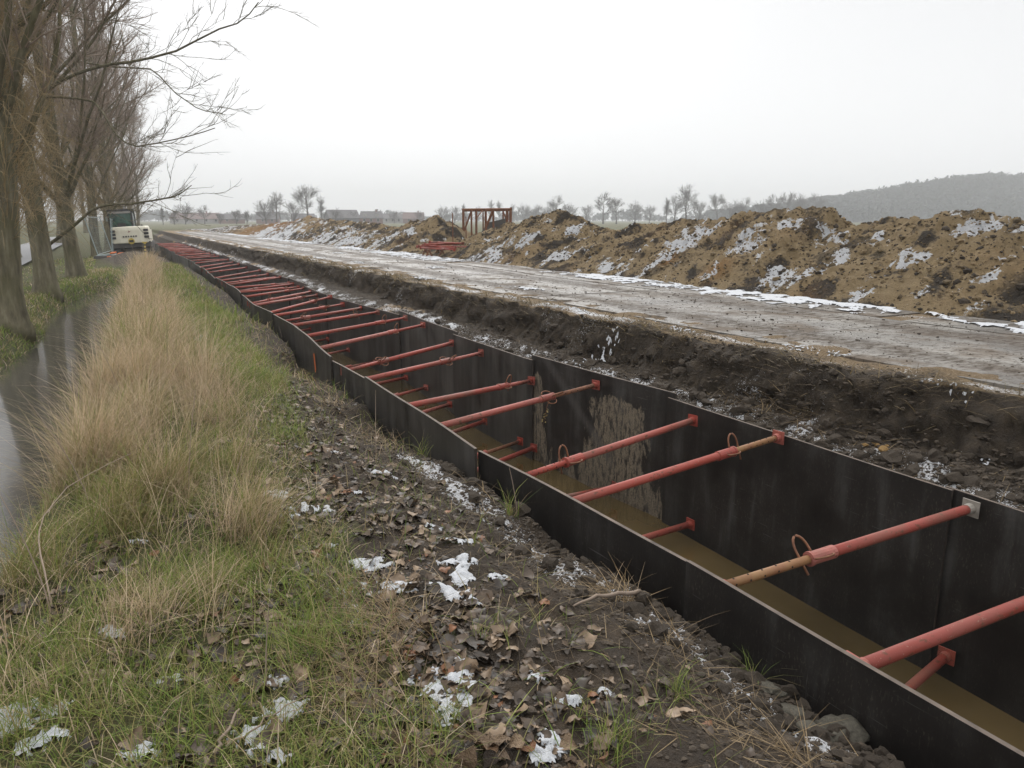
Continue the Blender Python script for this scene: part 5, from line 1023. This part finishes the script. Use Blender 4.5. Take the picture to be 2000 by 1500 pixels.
FAR = [(318, 402, 230, 'tall', 'slim hazy tree just right of the excavator'), (340, 405, 235, 'bush', 'hazy bushy tree over the left end of the long farmhouse'), (362, 394, 250, 'bush', 'broad hazy tree rising behind the long farmhouse roof'), (400, 399, 262, 'oak', 'small round-headed tree over the middle of the long farmhouse'), (430, 412, 270, 'bush', 'low pale tree over the right end of the long farmhouse'), (462, 407, 246, 'bush', 'dense low tree left of a clump, right of the long farmhouse'), (482, 409, 248, 'bush', 'dense low tree with rounded top before the gap in the skyline'),
 (540, 374, 225, 'oak', 'wide spreading bare tree over the small dark farm roof'), (520, 385, 235, 'bush', 'leaning left half of the spreading pair over the dark farm roof'), (575, 391, 245, 'bush', 'bushy bare tree between the two big trees of the hamlet'), (603, 361, 218, 'oak', 'tallest bare tree of the hamlet, above the sandy peak'), (628, 379, 232, 'tall', 'upright bare tree touching the tallest tree from the right'), (655, 405, 270, 'bush', 'low pale tree at the left of the grey barn'), (690, 409, 300, 'bush', 'low pale tree behind the grey barn'), (770, 410, 330, 'bush', 'pale shrubby tree above the red roofed house'),
 (818, 411, 330, 'bush', 'dark small tree right of the red roofed house'), (866, 399, 330, 'bush', 'bushy pale tree above the dark soil peak'), (888, 401, 335, 'bush', 'bushy pale tree left of the rusty frame'), (906, 396, 340, 'tall', 'pale tree above the left post of the rusty frame'), (932, 402, 360, 'bush', 'pale tree above the middle of the rusty frame'), (958, 388, 400, 'tall', 'left one of two slender poplars above the rusty frame'), (974, 390, 400, 'tall', 'right one of two slender poplars above the rusty frame'), (1002, 396, 380, 'tall', 'pale tree right above the right end of the rusty frame'), (1024, 395, 380, 'bush', 'first pale tree right of the rusty frame'), (1046, 398, 385, 'bush', 'second pale tree right of the rusty frame'), (1066, 400, 370, 'bush', 'pale tree above the left flank of the big sand peak'),
 (1088, 380, 300, 'oak', 'round-headed tree straight above the big sand peak'), (1112, 393, 320, 'bush', 'bushy tree right above the big sand peak'), (1146, 398, 330, 'bush', 'low tree between two taller trees right of the sand peak'), (1178, 375, 280, 'oak', 'tall round-headed tree right of the sand peak'), (1204, 386, 285, 'oak', 'smaller companion right of the tall round-headed tree'), (1240, 392, 320, 'bush', 'pale round tree in the gap left of the tallest skyline oak'), (1268, 397, 340, 'bush', 'palest low tree left of the tallest skyline oak'), (1301, 384, 255, 'tall', 'thin crooked tree left of the tallest skyline oak'), (1317, 380, 262, 'oak', 'slim tree touching the tallest skyline oak from the left'), (1340, 360, 248, 'oak', 'tallest and darkest oak on the skyline at centre right'), (1364, 388, 320, 'bush', 'pale tree touching the tallest skyline oak from the right'),
 (1400, 378, 300, 'oak', 'lone round tree right of the tallest skyline oak'), (1428, 390, 320, 'bush', 'low tree right of the lone round tree'), (1455, 384, 320, 'oak', 'round tree left of the dark soil summit'), (1486, 388, 330, 'bush', 'hazy tree above the dark soil summit'), (1510, 379, 335, 'oak', 'hazy oak where the wooded hill begins'), (1534, 375, 345, 'oak', 'hazy oak in front of the foot of the wooded hill'), (1560, 377, 355, 'bush', 'bushy hazy tree at the foot of the wooded hill'), (1590, 376, 365, 'oak', 'last single tree merging into the wooded hill')]
cnt = {}
for i, (u, vt, t, kd, lb) in enumerate(FAR):
    x, y = at(u, t); h = (430 - vt)/FPX*t*1.02 + 1.5; k = cnt[kd] = cnt.get(kd, -1) + 1; tm, cm, top = FT[kd][k % len(FT[kd])]
    e = tag(empty('bare_tree', (x, y, 0.05), (0, 0, i*1.9)), lb, 'tree', 'hazy bare trees along the horizon'); s = h/top; e.scale = (s*(1.0 if kd != 'bush' else 1.15), s*(1.0 if kd != 'bush' else 1.15), s)
    obj('trunk', tm, M['fartwig'], e); obj('crown', cm, M['fartwig'], e)

# ------------------------------------------------------------------ wooded hill and far woods
HP = [(1300, 428), (1420, 420), (1520, 412), (1620, 400), (1700, 389), (1780, 374), (1850, 364), (1920, 358), (2000, 360), (2150, 366), (2400, 385), (2700, 420)]
def hill():
    us = np.linspace(1300, 2700, 95); vs_ = np.interp(us, [a for a, _ in HP], [b for _, b in HP]); ts = np.array([470, 500, 530, 560, 590, 640, 720]); fr = np.array([0, 0.25, 0.55, 0.85, 1.0, 0.7, -0.1])
    V = []; 
    for f, t in zip(fr, ts):
        for u, v in zip(us, vs_): x, y = at(u, t); V.append((x, y, max((430 - v)/FPX*590*f, -0.3)))
    n = len(us); Q = [(j*n+i, j*n+i+1, (j+1)*n+i+1, (j+1)*n+i) for j in range(len(ts)-1) for i in range(n-1)]
    tag(obj('hill', mesh_np('hill', V, Q), M['wood']), 'low hill behind the fields at right', kind='structure')
    r = np.random.default_rng(77); N = 2600; P, S = [], []
    u = r.uniform(1380, 2650, N); fi = r.uniform(0, 1, N); t = 470 + 125*fi; f = np.interp(t, ts, fr); v = np.interp(u, [a for a, _ in HP], [b for _, b in HP]); z = np.maximum((430 - v)/FPX*590*f, 0)
    xy = np.array([at(a, b) for a, b in zip(u, t)]); h = r.uniform(7.5, 9.8, N)*np.interp(u, [1380, 1650], [0.7, 1.0])
    return xy, z, h
def wood(name, xy, z, h, seed, label, nq=70):
    r = np.random.default_rng(seed); N = len(h); d = r.normal(size=(N, nq, 3)); d /= np.linalg.norm(d, axis=2, keepdims=True); d *= r.uniform(0.35, 1, (N, nq, 1))**0.5
    c = np.stack([xy[:, 0], xy[:, 1], z + h*0.60], -1)[:, None] + d*np.stack([h*0.36, h*0.36, h*0.40], -1)[:, None]
    a = r.normal(size=(N, nq, 3))*0.10*h[:, None, None]; b = r.normal(size=(N, nq, 3))*0.055*h[:, None, None]; b[..., 2] += 0.05*h[:, None]
    V = np.stack([c - a, c + b, c + a*0.8 - b], 2).reshape(-1, 3); T = np.arange(len(V)).reshape(-1, 3)
    P = np.stack([np.stack([xy[:, 0], xy[:, 1], z - 0.3], -1), np.stack([xy[:, 0], xy[:, 1], z + h*0.75], -1)], 1); TV, TQ = tubes_np(P, np.repeat([[0.16, 0.06]], N, 0)*h[:, None]/9, 3)
    me = mesh_np(name, np.concatenate([V, TV]), TQ + len(V), T, False); tag(obj(name, me, M['wood']), label, kind='stuff')
xy, z, h = hill(); wood('hill_wood', xy, z, h, 78, 'blue-grey wood covering the low hill at right', 60)
r = np.random.default_rng(79); N = 420; u = r.uniform(250, 1560, N); t = r.uniform(560, 700, N); xy = np.array([at(a, b) for a, b in zip(u, t)]); h = r.uniform(4, 9, N)*(0.6 + 0.8*np.clip(fbm(u/90, u*0, 3, 5) + 0.4, 0, 1))
wood('far_wood', xy, np.zeros(N), h, 80, 'faint far woods along the horizon', 60)

# ------------------------------------------------------------------ farmhouses
def house(u, t, w, dep, hw, hr, wall, roof, label, yaw=0.0, hip=0.0, nwin=3, chim=True, dorm=0):
    x, y = at(u, t); r_ = ray(u, 430); e = tag(empty('farm_house', (x, y, 0.03), (0, 0, -math.atan2(r_[0], r_[1]) + yaw)), label, 'house', 'farm buildings of the hamlet')
    a, d = w/2, dep/2
    m = MB(); m.box((-a, -d, 0), (a, d, hw)); m.add([(-a, -d, hw), (-a, d, hw), (-a + hip, 0, hw+hr), (a, -d, hw), (a, d, hw), (a - hip, 0, hw+hr)], [], [(0, 2, 1), (3, 4, 5)]); m.build('wall', M[wall], e)
    o = 0.3; m = MB(); h2 = hp = hip*0.9
    for s in (-1, 1):
        z0 = hw - o*hr/d; V = [(-a-o, s*(d+o), z0), (a+o, s*(d+o), z0), (a+o-hp, 0, hw+hr+0.05), (-a-o+hp, 0, hw+hr+0.05)]; V2 = [(p[0], p[1], p[2]+0.15) for p in V]
        m.add(V + V2, [(0, 1, 2, 3), (4, 5, 6, 7), (0, 1, 5, 4), (1, 2, 6, 5), (3, 0, 4, 7)])
    rf = m.build('roof', M[roof], e)
    if chim: MB().box((a*0.4, -0.3, hw+hr-0.3), (a*0.4+0.6, 0.3, hw+hr+0.9)).build('chimney', M['brick'], rf)
    for k in range(nwin):
        xx = -a + w*(k+0.7)/(nwin+0.4); wn = MB().box((xx-0.45, -d-0.06, 0.9), (xx+0.45, -d+0.05, 2.1)).build('window', M['plaster'], e); MB().box((xx-0.37, -d-0.09, 0.98), (xx+0.37, -d-0.062, 2.02)).build('pane', M['hole'], wn)
    for k in range(dorm):
        xx = -a*0.5 + a*k; MB().box((xx-0.6, -d*0.8, hw+0.4), (xx+0.6, -d*0.2, hw+1.5)).build('dormer', M['plaster'], rf)
house(383, 310, 20, 9, 2.0, 2.3, 'plaster', 'redroof', 'long hazy farmhouse with a brownish roof right of the excavator', 0.05, 1.2, 5)
house(452, 310, 10, 7, 1.9, 2.0, 'brick', 'roof', 'low hazy outbuilding right of the long farmhouse', 0.1, 0, 2)
house(524, 300, 8.6, 7, 2.0, 2.6, 'brick', 'roof', 'small farm building with dark roof under the spreading tree', -0.1, 0, 2)
house(592, 310, 9.0, 7, 2.0, 2.0, 'brick', 'roof', 'hazy building half hidden behind the sandy peak', 0.1, 0, 2)
house(668, 300, 12, 9, 2.4, 3.0, 'roof', 'roof', 'grey barn with a big plain roof in the hamlet', 0.25, 0, 0, False)
house(725, 280, 8.6, 7, 2.3, 2.3, 'brick', 'roof', 'red brick house with half-hipped dark roof and pale gables', 0.0, 0.9, 3, True, 2)
house(765, 340, 9.5, 8, 2.2, 2.0, 'plaster', 'roof', 'low pale house right of the red brick house', 0.1, 0, 3)
house(808, 340, 9.0, 7, 2.2, 2.6, 'brick', 'redroof', 'house with reddish roof left of the dark soil peak', -0.1, 0, 2)

# ------------------------------------------------------------------ excavator
def excavator():
    x, y = at(258, 44); r_ = ray(258, 430)
    e = tag(empty('excavator', (x, y, -0.62), (math.radians(0), math.radians(-3.0), -math.atan2(r_[0], r_[1]) - 0.10)), 'cream white excavator seen from behind, parked beside the trench', 'excavator')
    e.scale = (0.88, 0.88, 0.92)
    def stad(L, h, k=8): 
        r = h/2; p = [(-L/2 + r - r*math.sin(t), r - r*math.cos(t)) for t in np.linspace(0, math.pi, k)] + [(L/2 - r + r*math.sin(t), r + r*math.cos(t)) for t in np.linspace(0, math.pi, k)]
        return p
    for s in (-1, 1):
        tr = MB().prism(stad(3.2, 0.72), -0.24, 0.24).build('track', M['black'], e, False, (s*0.92, 0.25, -0.02), (0, 0, math.pi/2))
        for k in range(5): MB().tube([(-1.15 + 0.575*k, -0.27, 0.30), (-1.15 + 0.575*k, 0.27, 0.30)], 0.2, 12).build('wheel', M['dgrey'], tr)
    MB().box((-0.62, -0.9, 0.22), (0.62, 1.3, 0.55)).tube([(0, 0, 0.5), (0, 0, 0.75)], 0.62, 20).build('undercarriage', M['dgrey'], e)
    m = MB(); m.prism([(-1.16, 0.66), (1.16, 0.66), (1.18, 0.92), (1.16, 1.0), (-1.16, 1.0), (-1.18, 0.92)], -1.35, 1.5); m.build('chassis', M['dgrey'], e)
    # counterweight: rounded in plan
    pl = [(-1.2, -0.7), (-1.17, -1.2), (-1.02, -1.42), (-0.6, -1.55), (0, -1.6), (0.6, -1.55), (1.02, -1.42), (1.17, -1.2), (1.2, -0.7)]
    m = MB(); prof = [(0.93, 0.97), (0.97, 1.0), (1.75, 0.985), (1.90, 0.955), (1.96, 0.90)]; V = []
    for z_, s_ in prof: V += [(a*s_, b*s_, z_) for a, b in pl]
    n = len(pl); q = [(j*n+i, j*n+i+1, (j+1)*n+i+1, (j+1)*n+i) for j in range(len(prof)-1) for i in range(n-1)] + [(j*n+n-1, j*n, (j+1)*n, (j+1)*n+n-1) for j in range(len(prof)-1)]
    V += [(0, -1.0, 1.98), (0, -1.0, 0.93)]; c = len(V)-2; t = [(c, 4*n+i, 4*n+(i+1) % n) for i in range(n)] + [(c+1, (i+1) % n, i) for i in range(n)]
    m.add(V, q, t); cw = m.build('counterweight', M['cream'], e)
    MB().box((-1.14, -0.72, 0.98), (1.14, 1.0, 1.72)).build('engine_hood', M['cream'], e)
    for s in (-1, 1):
        for k in range(3): 
            z_ = 1.22 + 0.21*k; MB().box((s*0.985-0.14, -1.50, z_), (s*0.985+0.14, -1.36, z_+0.14)).build('louvre', M['black'], cw, rot=(0, 0, 0))
    MB().tube([(0.05, -1.575, 1.06), (0.05, -1.625, 1.06)], 0.19, 20).build('hitch_ring', M['yellow'], cw)
    MB().box((-0.08, -1.66, 1.0), (0.18, -1.60, 1.13)).build('hitch_plate', M['black'], cw)
    m = MB(); 
    for k, (xx, w_) in enumerate([(-0.42, .10), (-0.28, .13), (-0.12, .10), (0.02, .13), (0.18, .10), (0.32, .12)]): m.box((xx, -1.612, 1.31), (xx + w_*0.8, -1.56, 1.40))
    m.build('lettering', M['dgrey'], cw)
    m = MB(); m.add([(-0.12, -1.60, 1.58), (0.02, -1.60, 1.62), (0.15, -1.60, 1.72), (0.05, -1.60, 1.66), (-0.06, -1.60, 1.72), (-0.03, -1.60, 1.64)], [(0, 1, 3, 5)], [(1, 2, 3), (5, 3, 4)]); m.build('logo', M['maroon'], cw)
    # cab
    c0, c1, f0, f1 = -1.2, 0.18, -0.55, 1.15
    cab = MB()
    for (xx, yy) in ((c0, f0), (c1, f0), (c0, f1), (c1, f1)): cab.box((xx-0.05, yy-0.05, 0.95), (xx+0.05, yy+0.05, 3.0))
    cab.box((c0-0.06, f0-0.08, 2.94), (c1+0.06, f1+0.1, 3.06), taper=0.96); cab.box((c0-0.05, f0-0.05, 0.95), (c1+0.05, f1+0.05, 1.95)); cab.box((c1+0.05, f0+0.05, 2.82), (c1+0.2, f0+0.25, 3.02))
    cb = cab.build('cab', M['black'], e)
    MB().box((c0+0.05, f0-0.02, 1.95), (c1-0.05, f0, 2.80)).build('rear_window', M['glass'], cb); MB().box((c0-0.02, f0+0.06, 1.95), (c0, f1-0.06, 2.90)).build('side_window', M['glass'], cb); MB().box((c1, f0+0.06, 1.95), (c1+0.02, f1-0.06, 2.90)).build('side_window', M['glass'], cb); MB().box((c0+0.05, f1, 1.6), (c1-0.05, f1+0.02, 2.90)).build('front_window', M['glass'], cb)
    MB().box((c0+0.0, f0-0.085, 2.80), (c1-0.02, f0-0.025, 2.92)).build('sun_strip', M['plaster'], cb)
    MB().box((-0.75, f0-0.06, 1.95), (-0.2, f0-0.03, 2.20), taper=0.8).build('seat_back', M['black'], cb)
    mm = MB(); mm.tube([(c0, f1, 2.5), (c0-0.3, f1, 2.55)], 0.015, 6); mm.box((c0-0.40, f1-0.03, 2.35), (c0-0.22, f1+0.03, 2.65)); mm.build('mirror', M['zinc'], e)
    MB().tube([(-0.25, 0.1, 3.05), (-0.25, 0.1, 3.12), (-0.25, 0.1, 3.24)], [0.05, 0.07, 0.05], 10).build('beacon', M['plaster'], e)
    MB().tube([(0.7, -0.4, 1.7), (0.7, -0.4, 2.05)], 0.06, 10).build('exhaust', M['black'], e)
    bm_ = MB(); bm_.prism([(-0.0, 0.9), (0.3, 1.15), (2.4, 1.75), (4.6, 1.15), (4.6, 0.9), (2.4, 1.35)], -0.17, 0.17); bm_.build('boom', M['cream'], e, rot=(0, 0, math.pi/2), loc=(0.45, 1.1, 0))
    MB().prism([(4.4, 1.25), (4.75, 1.3), (4.1, -0.1), (3.9, -0.05)], -0.13, 0.13).build('dipper_arm', M['cream'], e, rot=(0, 0, math.pi/2), loc=(0.45, 1.1, 0))
    MB().prism([(3.7, 0.2), (4.3, 0.1), (4.25, -0.35), (3.8, -0.5), (3.4, -0.3)], -0.5, 0.5).build('bucket', M['dgrey'], e, rot=(0, 0, math.pi/2), loc=(0.45, 1.1, 0))
excavator()

# ------------------------------------------------------------------ mesh fence, feet, boards, marker post
def fence(A, B, lean, label):
    A = np.array(A); B = np.array(B); d = B - A; L = np.linalg.norm(d); zA = float(gz(*A)) + 0.13
    e = tag(empty('mesh_fence', (A[0], A[1], zA), (lean, 0, math.atan2(d[1], d[0]))), label, 'fence', 'leaning site fence panels')
    for xx in (0, L): MB().tube([(xx, 0, 0), (xx, 0, 2.0)], 0.024, 8).build('post', M['zinc'], e)
    for zz in (0.1, 1.95): MB().tube([(0, 0, zz), (L, 0, zz)], 0.016, 6).build('rail', M['zinc'], e)
    m = MB()
    for k in range(1, int(L/0.12)): m.tube([(k*0.12, 0, 0.1), (k*0.12, 0, 1.95)], 0.0018, 3, cap=False)
    for k in range(8): m.tube([(0, 0.004, 0.2 + 0.24*k), (L, 0.004, 0.2 + 0.24*k)], 0.0018, 3, cap=False)
    tag(m.build('wire_mesh', M['zinc'], e), kind='stuff')
def foot(u, t, label, rot):
    x, y = at(u, t); e = tag(empty('fence_foot', (x, y, float(gz(x, y)) - 0.01), (0, 0, rot)), label, 'fence foot', 'rubber feet of the site fence')
    MB().box((-0.33, -0.11, 0), (0.33, 0.11, 0.14), taper=0.93).build('block', M['dgrey'], e); MB().box((0.331, -0.1, 0.02), (0.43, 0.1, 0.13), taper=0.9).build('end_cap', M['orange'], e)
fA, fB = at(184, 36.0), at(212, 41.0); fC = at(221, 45.5)
fence(fA, fB, -0.22, 'leaning galvanised mesh fence panel left of the excavator'); fence(fB, fC, 0.05, 'mesh fence panel half hidden behind the excavator track')
foot(189, 35.9, 'grey fence foot with orange end nearest to the ditch', -0.45); foot(213, 41.0, 'fence foot with orange end beside the excavator', -0.45)
for (u, t, w_, lb, mt) in [(213, 39.5, 0.55, 'pale board with orange end lying before the excavator', 'plaster'), (200, 38.0, 0.5, 'grey-green board lying on the earth left of the mound', 'zinc')]:
    x, y = at(u, t); e = tag(empty('barrier_board', (x, y, float(gz(x, y)) + 0.03), (0.2, -0.12, -0.5)), lb, 'board'); MB().box((-w_, -0.1, 0), (w_, 0.1, 0.05)).build('board', M[mt], e); MB().box((w_ - 0.25, -0.104, 0.051), (w_ + 0.01, 0.104, 0.10)).build('end_block', M['orange'], e)
x, y = at(277, 34.5); z = float(gz(x, y)); e = tag(empty('marker_post', (x, y, z - 0.05), (0, 0.02, 0)), 'thin yellow and black banded marker post before the earth mound', 'post')
MB().tube([(0, 0, 0), (0, 0, 0.98)], 0.045, 10).build('post', M['yellow'], e)
for k in range(3): MB().tube([(0, 0, 0.50 + 0.15*k), (0, 0, 0.57 + 0.15*k)], 0.0475, 10).build('black_band', M['black'], e)
MB().box((-0.10, -0.05, 0.93), (0.10, 0.05, 0.985)).build('cap', M['yellow'], e)

# ------------------------------------------------------------------ rusty frame and the stack of props at the spoil
def rust_frame():
    t = 29.5; x, y = at(905, t); x2, y2 = at(998, t); r_ = ray(905, 430); L = math.hypot(x2-x, y2-y)
    e = tag(empty('trench_box_frame', (x, y, 0.30), (0, 0, math.atan2(y2-y, x2-x))), 'rusty lattice frame standing in the gap of the spoil ridge', 'steel frame')
    H = 1.66
    def bar(a, b, r=0.035, nm='bar'): MB().tube([a, b], r, 4).build(nm, M['rust'], e)
    bar((-0.05, 0, H), (L+0.0, 0, H+0.02), 0.04, 'top_beam'); bar((-0.02, 0.75, H-0.04), (L, 0.75, H-0.02), 0.035, 'top_beam'); bar((0, 0, H), (0, 0.75, H-0.04), 0.03, 'cross_bar'); bar((L, -0.02, H+0.06), (L, 0.75, H-0.02), 0.045, 'cross_bar')
    for f, dy, rr in ((0.0, 0, .05), (0.17, 0.0, .035), (0.27, 0.02, .045), (0.40, 0.75, .03), (0.47, 0, .05), (0.63, 0.0, .04), (0.83, 0.75, .035), (0.92, 0, .06), (0.99, 0, .06)): bar((f*L, dy, -0.05), (f*L, dy, H), rr, 'upright')
    bar((0.02*L, 0, 0.85), (0.17*L, 0, H-0.05), 0.035, 'brace'); bar((0.48*L, 0, 1.0), (0.62*L, 0, H-0.05), 0.05, 'brace'); bar((0.83*L, 0, H-0.05), (0.92*L, 0, 1.2), 0.03, 'brace'); bar((0.0, 0, 0.4), (0.12*L, 0, 0.0), 0.03, 'brace'); bar((0.27*L, 0, 1.3), (0.40*L, 0.7, H), 0.03, 'brace')
    m = MB(); m.add([(0.22*L, 0.4, 0.35), (0.5*L, 0.5, 1.15), (0.95*L, 0.55, 1.35), (0.95*L, 0.5, 0.1), (0.25*L, 0.35, 0.0)], [], [(0, 1, 4), (1, 3, 4), (1, 2, 3)]); m.add([(0.22*L, 0.43, 0.35), (0.5*L, 0.53, 1.15), (0.95*L, 0.58, 1.35), (0.95*L, 0.53, 0.1), (0.25*L, 0.38, 0.0)], [], [(0, 4, 1), (1, 4, 3), (1, 3, 2)]); m.build('shield_plate', M['dgrey'], e)
    for (u, dz, lb) in ((884, 1.35, 'thin rusty rod standing left of the lattice frame'), (910, 1.2, 'thin rusty rod leaning inside the lattice frame')):
        x3, y3 = at(u, 27.0); z3 = float(max(rz(x3, y3), 0.3)); tag(MB().tube([(0, 0, -0.1), (0.0, 0, dz)], 0.02, 6).build('steel_rod', M['rust'], None, False, (x3, y3, z3 - 0.05)), lb, 'rod')
rust_frame()
def stack():
    for i, (u0, v0, t0, u1, v1, t1) in enumerate([(822, 482, 24.2, 868, 490, 23.2), (815, 487, 24.4, 872, 491, 23.4), (818, 490, 24.0, 895, 487, 23.4), (826, 488, 23.6, 885, 482, 24.8), (830, 491, 23.4, 900, 486, 24.4), (840, 486, 24.6, 893, 491, 23.4)]):
        a = ray(u0, v0)*t0 + [0, 0, CAM_H]; b = ray(u1, v1)*t1 + [0, 0, CAM_H]; dd = b - a; b = a + dd*(1.9/np.linalg.norm(dd)); a[2] = b[2] = 0.66 + 0.035*i
        prop(tuple(a), tuple(b), i % 2 == 0, 0.7, ['red prop tilted up at the left of the pile by the spoil', 'lowest left red prop in the pile by the spoil', 'red prop pointing to the lattice frame in the pile', 'red prop lying across the back of the pile', 'red prop at the front of the pile by the spoil', 'topmost red prop of the pile by the spoil'][i], 1, None, None, 0, 'spare props piled by the spoil')
    for u, lb in ((833, 'left rusty trestle under the pile of props'), (858, 'right rusty trestle under the pile of props')):
        x, y = at(u, 23.8); e = tag(empty('trestle', (x, y, 0.40), (0, 0, -0.2)), lb, 'trestle')
        MB().tube([(0, -0.45, 0.22), (0, 0.45, 0.22)], 0.035, 4).build('beam', M['rust'], e)
        for s in (-1, 1): MB().tube([(-0.12, s*0.35, -0.05), (0, s*0.35, 0.22)], 0.025, 4).build('leg', M['rust'], e); MB().tube([(0.12, s*0.35, -0.05), (0, s*0.35, 0.22)], 0.025, 4).build('leg', M['rust'], e)
stack()

# ------------------------------------------------------------------ hazy winter air
def haze():
    m = MB(); m.box((-1650, -1650, -3.2), (1650, 1650, 62)); o = m.build('haze', None)
    mt = bpy.data.materials.new('haze_air'); mt.use_nodes = True; nt = mt.node_tree; nt.nodes.clear()
    out = nt.nodes.new('ShaderNodeOutputMaterial'); pv = nt.nodes.new('ShaderNodeVolumePrincipled'); pv.inputs['Color'].default_value = (0.965, 0.98, 1.0, 1); pv.inputs['Density'].default_value = 0.00095; pv.inputs['Anisotropy'].default_value = 0.0
    nt.links.new(pv.outputs[0], out.inputs['Volume']); o.data.materials.append(mt); tag(o, 'thin grey winter haze over the fields', kind='stuff')
haze()
